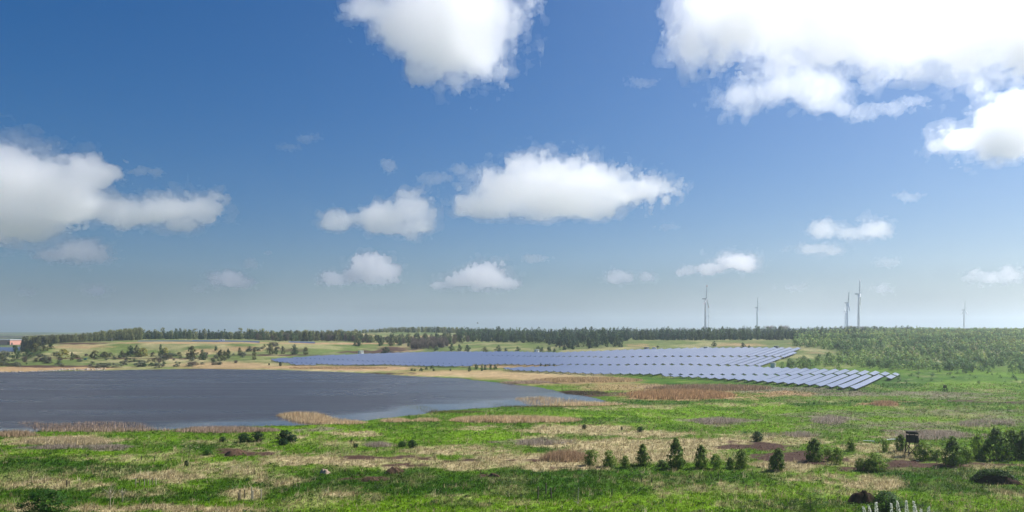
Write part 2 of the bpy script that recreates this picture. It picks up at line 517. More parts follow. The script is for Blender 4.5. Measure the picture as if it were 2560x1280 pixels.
def far_cover(X, Y, c):
    """beyond the ridge: dark woods and pale fields"""
    t = sstep(900, 1500, Y)[..., None]
    a = fbm2(X / 500, Y / 900, 51, 3)
    b = np.floor(X / 420 + .3 * np.sin(Y / 700)) * 7.1 + np.floor(Y / 600) * 3.7
    r = np.modf(np.sin(b) * 4375.5)[0] % 1
    fld = np.where(r[..., None] < .4, np.array((.09, .15, .035)), np.where(r[..., None] < .7, np.array((.19, .17, .08)), np.array((.06, .12, .03))))
    wood = np.array((.025, .045, .02))
    w = sstep(.45, .55, a)[..., None]
    return c * (1 - t) + (fld * (1 - w) + wood * w) * t


def build_ground():
    Yr = np.concatenate([np.arange(-240, 88, 8.), np.arange(88, 335, .95), np.arange(335, 770, 2.6), np.arange(770, 1600, 16.), np.exp(np.linspace(math.log(1600), math.log(12400), 44))])
    s = np.linspace(-1, 1, 440)
    u = (s * .62 + s ** 3 * .38) * 1.5
    wid = np.maximum(Yr, 0) + 60
    Y = np.repeat(Yr[:, None], len(u), 1)
    X = u[None] * wid[:, None]
    Z = height(X, Y)
    c = far_cover(X, Y, cover_col(cover(X, Y, Z), Y))
    # trees stand on a dark leafy floor
    ny, nx = X.shape
    V = np.stack([X, Y, Z], -1).reshape(-1, 3)
    i = np.arange(ny * nx).reshape(ny, nx)
    Q = np.stack([i[:-1, :-1], i[:-1, 1:], i[1:, 1:], i[1:, :-1]], -1).reshape(-1, 4)
    o = obj('ground', mesh_np('ground', V, Q, ground_mat(), c.reshape(-1, 3), True))
    tag(o, 'rough grassy lowland of green and straw coloured grass rising to hills', None, None, 'structure')


build_ground()


def water_mat():
    m, n, l, out = mat_new('lake_water')
    p = n.new('ShaderNodeBsdfPrincipled')
    p.inputs['Base Color'].default_value = (.046, .040, .040, 1)
    p.inputs['IOR'].default_value = 1.33
    p.inputs['Specular IOR Level'].default_value = .5
    at = n.new('ShaderNodeAttribute')
    at.attribute_name = 'Col'
    sp = n.new('ShaderNodeSeparateColor')
    l.new(at.outputs['Color'], sp.inputs['Color'])
    geo = n.new('ShaderNodeNewGeometry')
    mp = n.new('ShaderNodeMapping')
    mp.inputs['Scale'].default_value = (1, 1.6, 1)
    mp.inputs['Rotation'].default_value = (0, 0, .5)
    l.new(geo.outputs['Position'], mp.inputs['Vector'])
    n1 = n.new('ShaderNodeTexNoise')
    n1.inputs['Scale'].default_value = .45
    n1.inputs['Detail'].default_value = 5
    n1.inputs['Roughness'].default_value = .65
    l.new(mp.outputs['Vector'], n1.inputs['Vector'])
    r1 = n.new('ShaderNodeMapRange')      # bump strength from wind attribute
    r1.inputs['To Min'].default_value = .06
    r1.inputs['To Max'].default_value = 1.0
    l.new(sp.outputs['Red'], r1.inputs['Value'])
    r2 = n.new('ShaderNodeMapRange')
    r2.inputs['To Min'].default_value = .06
    r2.inputs['To Max'].default_value = .34
    l.new(sp.outputs['Red'], r2.inputs['Value'])
    l.new(r2.outputs['Result'], p.inputs['Roughness'])
    bp = n.new('ShaderNodeBump')
    bp.inputs['Distance'].default_value = .55
    l.new(r1.outputs['Result'], bp.inputs['Strength'])
    l.new(n1.outputs['Fac'], bp.inputs['Height'])
    l.new(bp.outputs['Normal'], p.inputs['Normal'])
    l.new(p.outputs['BSDF'], out.inputs['Surface'])
    return m


def build_water():
    x0, y0 = LAKE.min(0) - 30
    x1, y1 = LAKE.max(0) + 30
    xs = np.arange(x0, x1, 3.0)
    ys = np.arange(y0, y1, 2.5)
    X, Y = np.meshgrid(xs, ys)
    sd = poly_sd(LAKE, X, Y)
    px, py = proj(X, Y, np.full(X.shape, WATER_Z))
    # sheltered, smoother water along the near and right shores
    lee = np.interp(px, [0, 300, 480, 640, 780, 950, 1050, 1280, 1450, 1550], [1070, 1068, 1054, 1048, 1042, 1024, 1008, 993, 980, 960])
    wob = (fbm2(X / 40, Y / 12, 61, 4) - .5) * 22 + (fbm2(X / 12, Y / 4, 64, 3) - .5) * 8
    wind = 1 - sstep(-7, 9, py + wob - lee)
    side = sstep(900, 1400, px + (fbm2(X / 30, Y / 30, 66, 3) - .5) * 300)
    wind = wind * (1 - .62 * side)
    streak = fbm2(X / 60, Y / 9, 67, 4)
    wind = np.clip(wind * (.55 + .95 * (streak - .15)), 0, 1)
    i = np.arange(X.size).reshape(X.shape)
    Q = np.stack([i[:-1, :-1], i[:-1, 1:], i[1:, 1:], i[1:, :-1]], -1).reshape(-1, 4)
    keep = sd[:-1, :-1].ravel() < 12
    V = np.stack([X, Y, np.full(X.shape, WATER_Z)], -1).reshape(-1, 3)
    Q = Q[keep]
    us, inv = np.unique(Q, return_inverse=True)
    o = obj('lake_water', mesh_np('lake_water', V[us], inv.reshape(-1, 4), water_mat(), np.repeat(wind.reshape(-1, 1)[us], 3, 1), True))
    tag(o, 'wind rippled dark grey blue lake with smoother water along the near shore', None, None, 'structure')


build_water()
# ---------------------------------------------------------------- foliage materials and tree meshes
def leaf_mat(name, transl=.42, spread=.22, spec=.18):
    m, n, l, out = mat_new(name)
    at = n.new('ShaderNodeAttribute')
    at.attribute_name = 'Col'
    oi = n.new('ShaderNodeObjectInfo')
    mr = n.new('ShaderNodeMapRange')
    mr.inputs['To Min'].default_value = 1 - spread
    mr.inputs['To Max'].default_value = 1 + spread
    l.new(oi.outputs['Random'], mr.inputs['Value'])
    mx = n.new('ShaderNodeMix')
    mx.data_type = 'RGBA'
    mx.blend_type = 'MULTIPLY'
    mx.inputs['Factor'].default_value = 1
    l.new(at.outputs['Color'], mx.inputs['A'])
    l.new(mr.outputs['Result'], mx.inputs['B'])
    d = n.new('ShaderNodeBsdfPrincipled')
    d.inputs['Roughness'].default_value = .65
    d.inputs['Specular IOR Level'].default_value = spec
    t = n.new('ShaderNodeBsdfTranslucent')
    l.new(mx.outputs['Result'], d.inputs['Base Color'])
    l.new(mx.outputs['Result'], t.inputs['Color'])
    s = n.new('ShaderNodeMixShader')
    s.inputs['Fac'].default_value = transl
    l.new(d.outputs['BSDF'], s.inputs[1])
    l.new(t.outputs['BSDF'], s.inputs[2])
    l.new(s.outputs['Shader'], out.inputs['Surface'])
    return m


M_LEAF = leaf_mat('leaves')
M_GRASS = leaf_mat('grass_blades', .3, 0, .04)
M_BARK = simple_mat('bark', (.09, .07, .055), .9, .1, .3, 9)
M_BIRCH = simple_mat('pale_bark', (.22, .20, .17), .9, .1, .35, 9)
M_WOODDK = simple_mat('dark_weathered_wood', (.045, .036, .03), .85, .15, .3, 14)
M_WOODPALE = simple_mat('bleached_wood', (.42, .36, .28), .85, .15, .2, 20)
M_WOODGREY = simple_mat('grey_wood', (.16, .13, .10), .9, .1, .25, 20)


def tri_leaves(C, size, rng, up=0.0, out=None, aspect=1.0):
    """one triangle for each centre, its face turned roughly along out"""
    n = len(C)
    nn = rng.normal(size=(n, 3))
    nn /= np.linalg.norm(nn, axis=1)[:, None] + 1e-9
    if out is not None:
        nn = nn * .75 + out
    nn /= np.linalg.norm(nn, axis=1)[:, None] + 1e-9
    a = np.cross(nn, rng.normal(size=(n, 3)))
    a /= np.linalg.norm(a, axis=1)[:, None] + 1e-9
    b = np.cross(nn, a)
    s = np.broadcast_to(size, (n,))[:, None] * (.6 + .8 * rng.random((n, 1)))
    P = np.stack([C - a * s * .5 * aspect - b * s * .3, C + a * s * .5 * aspect - b * s * .3, C + b * s * .6], 1)
    return P


def crown(kind, n, seed, col, leaf, var=.25):
    """unit crown: height 1, foot at 0, half width .5 at scale 1; returns V, F, colours"""
    rng = np.random.default_rng(seed)
    ncl = max(10, n // 14)
    if kind == 'cone':
        z = .06 + .94 * (1 - np.sqrt(rng.random(ncl)))
        tier = np.round(z * 9) / 9
        z = z * .45 + tier * .55
        R = .5 * np.clip(1.03 - z, 0.02, 1) ** .85
        r = R * (.45 + .6 * rng.random(ncl))
    elif kind == 'ovoid':
        z = .04 + .96 * rng.random(ncl) ** 1.05
        R = .5 * np.sin(np.pi * np.clip((z + .16) / 1.16, 0, 1) ** .72) ** .7
        r = R * np.sqrt(.2 + .9 * rng.random(ncl))
    elif kind == 'column':
        z = .03 + .97 * rng.random(ncl)
        R = .5 * np.clip(1.0 - ((z - .42) / .62) ** 2, 0.03, 1) ** .55
        r = R * np.sqrt(.25 + .85 * rng.random(ncl))
    else:                                  # round bush
        z = .02 + .98 * rng.random(ncl)
        R = .5 * np.sqrt(np.clip(1 - ((z - .42) / .6) ** 2, .02, 1))
        r = R * np.sqrt(.3 + .8 * rng.random(ncl))
    th = rng.random(ncl) * 2 * np.pi
    # lobes make the outline uneven
    ph = rng.random(3) * 6.28
    lob = 1 + .22 * np.sin(2 * th + ph[0] + 3 * z) + .16 * np.sin(3 * th + ph[1] - 7 * z) + .1 * np.sin(5 * th + ph[2] + 11 * z)
    r = r * lob
    C = np.stack([r * np.cos(th), r * np.sin(th), z], 1)
    k = n // ncl
    cl = np.repeat(C, k, 0)
    sp = np.repeat(.035 + .06 * rng.random(ncl), k)[:, None]
    P = cl + rng.normal(size=cl.shape) * sp * np.array((1, 1, .7))
    P[:, 2] = np.clip(P[:, 2], .01, 1.04)
    o = P - np.array((0, 0, .42))
    o[:, 2] = o[:, 2] * .6 + .12
    o /= np.linalg.norm(o, axis=1)[:, None] + 1e-6
    T = tri_leaves(P, leaf, rng, 0, o)
    tone = np.repeat(1 + var * rng.normal(size=ncl), k) * (1 + .18 * rng.normal(size=len(cl)))
    tone = np.clip(tone, .45, 1.7)
    hue = np.repeat(rng.normal(size=ncl), k)[:, None] * np.array((.10, .02, -.02))
    c = np.asarray(col)[None] * tone[:, None] * (1 + hue)
    V = T.reshape(-1, 3)
    Fc = np.arange(len(V)).reshape(-1, 3)
    return V, Fc, np.clip(np.repeat(c, 3, 0), 0.002, 1)


def twigs(n, seed, col, w=.012):
    """bare twiggy crown of thin slivers"""
    rng = np.random.default_rng(seed)
    th = rng.random(n) * 6.283
    z0 = .05 + .65 * rng.random(n)
    r0 = .32 * rng.random(n)
    a = np.stack([r0 * np.cos(th), r0 * np.sin(th), z0], 1)
    d = np.stack([np.cos(th) * (.3 + .5 * rng.random(n)), np.sin(th) * (.3 + .5 * rng.random(n)), .6 + .6 * rng.random(n)], 1)
    ln = (.15 + .25 * rng.random(n))[:, None]
    b = a + d * ln
    b[:, 2] = np.minimum(b[:, 2], 1)
    s = rng.normal(size=(n, 3)) * w
    V = np.stack([a - s, a + s, b], 1).reshape(-1, 3)
    c = np.asarray(col)[None] * (1 + .25 * rng.normal(size=(n, 1)))
    return V, np.arange(3 * n).reshape(-1, 3), np.clip(np.repeat(c, 3, 0), .005, 1)


def trunk_mesh(seed, kind='ovoid', mat=None):
    r = random.Random(seed)
    m = MB()
    top = .92 if kind == 'cone' else .75
    b = [(0, 0, -.06), (r.uniform(-.01, .01), r.uniform(-.01, .01), .3), (r.uniform(-.03, .03), r.uniform(-.03, .03), top)]
    m.tube(b, [.022, .016, .004], 6)
    for i in range(4):
        z = r.uniform(.18, .6)
        t = r.uniform(0, 6.28)
        l = r.uniform(.15, .3)
        m.tube([(0, 0, z), (l * math.cos(t) * .6, l * math.sin(t) * .6, z + l * .45), (l * math.cos(t), l * math.sin(t), z + l)], [.008, .005, .002], 4)
    return m.mesh('trunk', mat or M_BARK)


TREES = {}


def soft_normals(V):
    """leaf clumps shade like a rounded mass with some scatter"""
    o = V - np.array((0, 0, .38))
    o = o / (np.linalg.norm(o, axis=1)[:, None] + 1e-6)
    o[:, 2] += .25
    o = o + RNG.normal(size=(len(V) // 3, 3)).repeat(3, 0) * .45
    return o / (np.linalg.norm(o, axis=1)[:, None] + 1e-6)


def tree_kind(key, kind, n, col, leaf, variants=3, var=.25, bark=None, bare=False):
    L = []
    for v in range(variants):
        sd = (sum(map(ord, key)) * 13 + v * 101) % 99991
        A = twigs(n, sd, col) if bare else crown(kind, n, sd, col, leaf, var)
        if bare == 'mixed':
            pass
        L.append((A, mesh_np('crown', A[0], A[1], M_LEAF, A[2], not bare, normals=None if bare else soft_normals(A[0])), trunk_mesh(sd, kind, bark)))
    TREES[key] = L


# species of the place, colours as reflectances
tree_kind('alder', 'ovoid', 2400, (.105, .180, .020), .07, 4)
tree_kind('sapling', 'column', 2200, (.150, .245, .024), .068, 4)
tree_kind('darkbush', 'round', 2000, (.014, .050, .010), .075, 4)
tree_kind('greenbush', 'round', 3600, (.035, .100, .010), .05, 2)
tree_kind('feather', 'column', 2600, (.11, .22, .03), .034, 1)
tree_kind('palewillow', 'round', 420, (.40,.40,.18), .045, 1)
tree_kind('birch', 'ovoid', 420, (.240, .350, .095), .085, 5, .3, M_BIRCH)
tree_kind('darkbirch', 'ovoid', 420, (.120, .210, .065), .085, 3, .3)
tree_kind('pine', 'cone', 420, (.024, .064, .036), .09, 5, .3)
tree_kind('yellowtree', 'round', 700, (.32,.30,.06), .10, 2)
tree_kind('olivetree', 'ovoid', 700, (.140, .145, .052), .10, 4)
tree_kind('greentree', 'ovoid', 700, (.068, .115, .038), .10, 4)
tree_kind('poplar', 'column', 700, (.240, .260, .100), .10, 4)
tree_kind('baretree', 'round', 420, (.16, .13, .10), 0, 3, bare=True)
tree_kind('greybush', 'round', 700, (.12, .135, .085), .10, 3)


def plant(key, x, y, h, w, label, cat, group=None, name=None, z=None, rz=None, var=None):
    L = TREES[key]
    A, cm, tm = L[random.randrange(len(L)) if var is None else var]
    zz = hz(x, y) if z is None else z
    e = bpy.data.objects.new(name or 'tree', None)
    link(e)
    e.empty_display_size = .3
    e.location = (x, y, zz - .03)
    e.rotation_euler = (0, 0, random.uniform(0, 6.28) if rz is None else rz)
    e.scale = (w, w, h)
    obj('trunk', tm, e)
    obj('crown', cm, e)
    tag(e, label, cat, group)
    return e


def plant_px(key, px, base, top, wpx, label, cat, group=None, name=None):
    x, y, z = hit(px, base)
    h = (base - top) / F * y
    w = wpx / F * y
    return plant(key, x, y, h, w, label, cat, group, name, z)


def forest_mesh(name, items, label, low):
    """items: (key, x, y, z, h, w) merged into one mass of small trees"""
    V, C, NN = [], [], []
    for key in sorted(set(i[0] for i in items)):
        sel = [i for i in items if i[0] == key]
        temps = low[key]
        for t in range(len(temps)):
            sub = sel[t::len(temps)]
            if not sub:
                continue
            a = np.array([s[1:] for s in sub])
            v, f, c = temps[t]
            k = len(a)
            th = RNG.random(k) * 6.283
            cs, sn = np.cos(th)[:, None], np.sin(th)[:, None]
            x = (v[None, :, 0] * cs - v[None, :, 1] * sn) * a[:, 4:5] + a[:, 0:1]
            y = (v[None, :, 0] * sn + v[None, :, 1] * cs) * a[:, 4:5] + a[:, 1:2]
            z = v[None, :, 2] * a[:, 3:4] + a[:, 2:3]
            V.append(np.stack([x, y, z], -1).reshape(-1, 3))
            nv = soft_normals(v)
            NN.append(np.stack([nv[None, :, 0] * cs - nv[None, :, 1] * sn, nv[None, :, 0] * sn + nv[None, :, 1] * cs, np.broadcast_to(nv[None, :, 2], x.shape)], -1).reshape(-1, 3))
            tone = np.clip(1 + .22 * RNG.normal(size=(k, 1, 1)), .55, 1.6) * (1 + RNG.normal(size=(k, 1, 1)) * np.array((.12, .03, .0)))
            C.append((c[None] * tone).reshape(-1, 3))
    V = np.concatenate(V)
    C = np.concatenate(C)
    o = obj(name, mesh_np(name, V, np.arange(len(V)).reshape(-1, 3), M_LEAF, C, True, normals=np.concatenate(NN)))
    tag(o, label, None, None, 'stuff')
    return o


LOW = {
    'birch': [crown('ovoid', 98, 300 + i, (.240, .350, .095), .16, .3) for i in range(4)],
    'darkbirch': [crown('ovoid', 98, 320 + i, (.120, .210, .065), .16, .3) for i in range(3)],
    'pine': [crown('cone', 98, 340 + i, (.024, .064, .036), .16, .3) for i in range(4)],
    'poplar': [crown('column', 98, 360 + i, (.240, .260, .100), .15, .3) for i in range(3)],
    'olivetree': [crown('ovoid', 98, 380 + i, (.140, .145, .052), .16, .3) for i in range(3)],
    'greentree': [crown('ovoid', 98, 390 + i, (.068, .115, .038), .16, .3) for i in range(3)],
    'baretree': [twigs(110, 395 + i, (.16, .13, .10), .03) for i in range(2)],
}


def scatter(n, px0, px1, Y0, Y1, fn=None, jitter=True):
    """random ground points in a wedge of the place; fn(px, Y, x, y) keeps a share"""
    px = RNG.uniform(px0, px1, n)
    Y = np.sqrt(RNG.uniform(Y0 ** 2, Y1 ** 2, n))
    X = (px - CX) / F * Y
    Z = height(X, Y)
    if fn is not None:
        k = fn(px, Y, X, Z) > RNG.random(n)
        px, Y, X, Z = px[k], Y[k], X[k], Z[k]
    return px, X, Y, Z
# ---------------------------------------------------------------- woods on the hills
def stand(items, cap, labels, name, cat, group, mass_name, mass_label):
    """the cap trees that show largest are things of their own, the others one mass"""
    # nearest ones that peep out most: rank by apparent size, and by standing in front
    items = sorted(items, key=lambda i: -i[6])
    for it in items[:cap]:
        key, x, y, z, h, w, s = it
        plant(key, x, y, h, w, labels[key], cat[key] if isinstance(cat, dict) else cat, group, name, z)
    rest = [i[:6] for i in items[cap:] if i[6] > 0 or random.random() < .3]    # few of those wholly hidden behind others
    if rest:
        forest_mesh(mass_name, rest, mass_label, LOW)


def clear_view(px, X, Y, Z, h):
    """share of each tree's height seen over the ground and the trees standing in front of it"""
    pyb = HOR - (Z - H) * F / Y
    pyt = HOR - (Z + h - H) * F / Y
    order = np.argsort(Y)
    sky_line = np.full(2800, 2000.0)
    vis = np.zeros(len(px))
    for i in order:
        c = int(np.clip(px[i] + 100, 1, 2790))
        wpx = max(1, int(.4 * h[i] * F / Y[i] * .5))
        a, b = max(0, c - wpx), min(2799, c + wpx)
        top = sky_line[a:b + 1].mean()
        vis[i] = max(0, min(top, pyb[i]) - pyt[i])
        sky_line[a:b + 1] = np.minimum(sky_line[a:b + 1], pyt[i] + .2 * (pyb[i] - pyt[i]))
    return vis


def make_items(keyfn, px, X, Y, Z, h, wr):
    vis = clear_view(px, X, Y, Z, h)
    out = []
    for i in range(len(px)):
        w = h[i] * wr * random.uniform(.8, 1.25)
        out.append((keyfn(i), float(X[i]), float(Y[i]), float(Z[i]), float(h[i]), float(w), vis[i] * h[i] * F / Y[i]))
    return out


def build_right_wood():
    def keep(px, Y, X, Z):
        py = HOR - (Z - H) * F / Y
        # bottom edge of the wood, open meadow patches
        edge = np.interp(px, [1930, 2000, 2150, 2250, 2350, 2600], [925, 922, 924, 930, 932, 934]) + (fbm2(X / 14, Y / 14, 5, 3) - .5) * 14
        m = (py < edge).astype(float)
        gap = ((px - 2055) / 75) ** 2 + ((py - 886) / 10) ** 2 < 1
        gap2 = ((px - 2105) / 100) ** 2 + ((py - 855) / 4) ** 2 < 1
        left = px < np.interp(py, [850, 868, 880, 900, 925], [1985, 1985, 2125, 2010, 1940])
        gap3 = (((px - 2310) / 60) ** 2 + ((py - 874) / 3) ** 2 < 1) | (((px - 2450) / 120) ** 2 + ((py - 885) / 3) ** 2 < 1)
        m[gap | gap2 | left | gap3] = 0
        dens = .45 + .75 * sstep(.35, .6, fbm2(X / 30, Y / 30, 6, 3))
        lowe = sstep(0, 12, edge - py)
        return m * dens * (.25 + .75 * lowe)
    px, X, Y, Z = scatter(7800, 1930, 2640, 385, 930, keep)
    h = RNG.uniform(3.6, 6.4, len(px)) * np.interp(Y, [400, 700, 930], [.85, 1.05, 1.2])
    d = fbm2(X / 22, Y / 22, 8, 3)
    dk = (d + .25 * RNG.random(len(px))) > .66
    it = make_items(lambda i: 'darkbirch' if dk[i] else 'birch', px, X, Y, Z, h, .72)
    stand(it, 300, {'birch': 'young light green birch in the wood on the right hillside', 'darkbirch': 'darker green young tree among birches on the right hillside'},
          'birch_tree', 'tree', 'young trees on the right hillside', 'birch_wood', 'mass of young light green birches further up the right hillside')


def build_pines():
    def keep(px, Y, X, Z):
        py = HOR - (Z - H) * F / Y
        lower = np.interp(px, [1140, 1200, 1290, 1370, 1400, 1555, 1565, 1960, 2000, 2200, 2300], [853, 855, 858, 862, 876, 877, 851, 851, 850, 846, 836])
        m = (py < lower).astype(float)
        tan = ((px - 1310) / 70) ** 2 + ((py - 866) / 8) ** 2 < 1
        m[tan] = 0
        return m * (.75 + .25 * RNG.random(len(px)))
    px, X, Y, Z = scatter(6000, 1145, 2300, 610, 1150, keep)
    h = RNG.uniform(5.5, 10, len(px)) * np.where(RNG.random(len(px)) < .12, 1.3, 1)
    far = np.interp(px, [1145, 1300, 1700, 2000, 2250], [1.0, .95, 1.0, .95, .7])
    h *= far * np.interp(Y, [620, 700, 1150], [.75, 1, 1.0])
    mixb = fbm2(X / 25, Y / 25, 14, 3) + RNG.random(len(px)) * .2
    left = px < 1370
    def kf(i):
        if px[i] > 2020:
            u = RNG.random()
            return 'pine' if u < .5 - .45 * (px[i] - 2020) / 230 else ('greentree' if u < .7 else 'darkbirch' if u < .9 else 'birch')
        return 'greentree' if (mixb[i] > .68 or (left[i] and mixb[i] > .58)) else 'pine'
    it = make_items(kf, px, X, Y, Z, h, .5)
    lab = {'pine': 'dark conifer in the forest belt behind the solar field', 'greentree': 'lighter broadleaf tree among the dark conifers behind the solar field',
           'birch': 'pale green tree on the ridge at the end of the dark forest', 'darkbirch': 'mid green tree on the ridge at the end of the dark forest'}
    stand(it, 300, lab, 'conifer_tree', 'tree', 'trees of the dark forest belt', 'conifer_forest', 'mass of dark conifers behind the solar field')


def build_left_woods():
    it = []
    # pale poplar grove behind the mound, far left
    px, X, Y, Z = scatter(420, 58, 352, 830, 960)
    top = np.interp(px, [58, 120, 200, 260, 352], [845, 841, 838, 830, 822]) + RNG.normal(size=len(px)) * 1.5
    h = np.clip((H + (HOR - top) / F * Y) - Z, 6, 19)
    it += make_items(lambda i: 'poplar' if px[i] > 215 or RNG.random() < .35 else 'olivetree', px, X, Y, Z, h, .36)
    stand(it, 230, {'poplar': 'pale spring green poplar in the grove behind the far left bank', 'olivetree': 'olive brown tree in the grove behind the far left bank'},
          'poplar_tree', 'tree', 'trees of the pale grove on the left', 'poplar_grove', 'mass of trees deep in the pale grove on the left')
    # dark row right of it
    it = []
    px, X, Y, Z = scatter(300, 352, 660, 880, 1010)
    h = RNG.uniform(5.5, 9.5, len(px)) * np.where(RNG.random(len(px)) < .15, 1.4, 1)
    r = RNG.random(len(px))
    it += make_items(lambda i: 'pine' if (r[i] < .5 and px[i] < 580) or r[i] < .2 else ('greentree' if r[i] < .82 else 'poplar'), px, X, Y, Z, h, .55)
    stand(it, 200, {'pine': 'dark conifer in the row along the left plateau', 'greentree': 'green broadleaf tree in the row along the left plateau', 'poplar': 'pale upright tree in the row along the left plateau'},
          'row_tree', 'tree', 'tree row along the left plateau', 'plateau_wood', 'mass of trees behind the row on the left plateau')
    # mixed row towards the hill
    it = []
    px, X, Y, Z = scatter(330, 640, 900, 800, 1000)
    h = RNG.uniform(5, 11, len(px))
    r = RNG.random(len(px))
    it += make_items(lambda i: 'poplar' if r[i] < .35 else 'greentree' if r[i] < .65 else 'olivetree' if r[i] < .85 else 'baretree', px, X, Y, Z, h, .62)
    px, X, Y, Z = scatter(210, 880, 1170, 720, 880)
    h = RNG.uniform(4, 8, len(px))
    r2 = RNG.random(len(px))
    it += make_items(lambda i: 'greentree' if r2[i] < .4 else 'olivetree' if r2[i] < .7 else 'poplar' if r2[i] < .85 else 'baretree', px, X, Y, Z, h, .62)
    mixlab = {'poplar': 'pale green tree in the mixed wood below the tan hilltop field', 'greentree': 'mid green tree in the mixed wood below the tan hilltop field',
              'olivetree': 'olive tree in the mixed wood below the tan hilltop field', 'baretree': 'still leafless brown tree in the mixed wood below the tan hilltop field'}
    stand(it, 270, mixlab, 'broadleaf_tree', 'tree', 'mixed wood left of the conifers', 'mixed_wood', 'mass of mixed trees behind the lake')
    # grove on top of the hill
    px, X, Y, Z = scatter(220, 905, 1158, 1160, 1290)
    h = RNG.uniform(5.5, 9, len(px)) * np.interp(px, [905, 980, 1080, 1158], [.55, .85, 1.1, 1.0])
    it = make_items(lambda i: 'poplar' if RNG.random() < .7 else 'greentree', px, X, Y, Z, h, .6)
    stand(it, 120, {'poplar': 'pale green tree of the grove on the hilltop', 'greentree': 'green tree of the grove on the hilltop'}, 'hilltop_tree', 'tree', 'grove on the hilltop', 'hilltop_grove', 'mass of trees deep in the hilltop grove')
    # leafless brown thicket on the slope
    px, X, Y, Z = scatter(150, 1030, 1118, 690, 760)
    h = RNG.uniform(4, 7.5, len(px))
    it = make_items(lambda i: 'baretree', px, X, Y, Z, h, .8)
    stand(it, 60, {'baretree': 'leafless grey brown tree in the thicket above the solar field'}, 'leafless_tree', 'tree', 'leafless thicket above the solar field', 'leafless_thicket', 'mass of leafless trees in the thicket above the solar field')
    # bare rounded trees on the skyline by the turbines
    for k, (p, wd, t) in enumerate(((1925, 34, 812), (1958, 30, 811), (2130, 40, 813), (2160, 34, 814), (2185, 26, 816), (1240, 18, 823))):
        Y = 1180
        X = (p - CX) / F * Y
        z = hz(X, Y)
        plant('baretree' if k != 4 else 'greentree', X, Y, max(6, H + (HOR - t) / F * Y - z), wd / F * Y,
              ['broad leafless tree on the skyline left of centre right turbines', 'broad leafless tree beside another between the turbine groups', 'leafless skyline tree at the foot of the paired turbines', 'leafless skyline tree hiding the foot of the tallest turbine', 'round green skyline tree right of the tallest turbine', 'pointed grey treetop on the skyline above the conifers'][k], 'tree', 'skyline trees', 'skyline_tree', z)


build_right_wood()
build_pines()
build_left_woods()

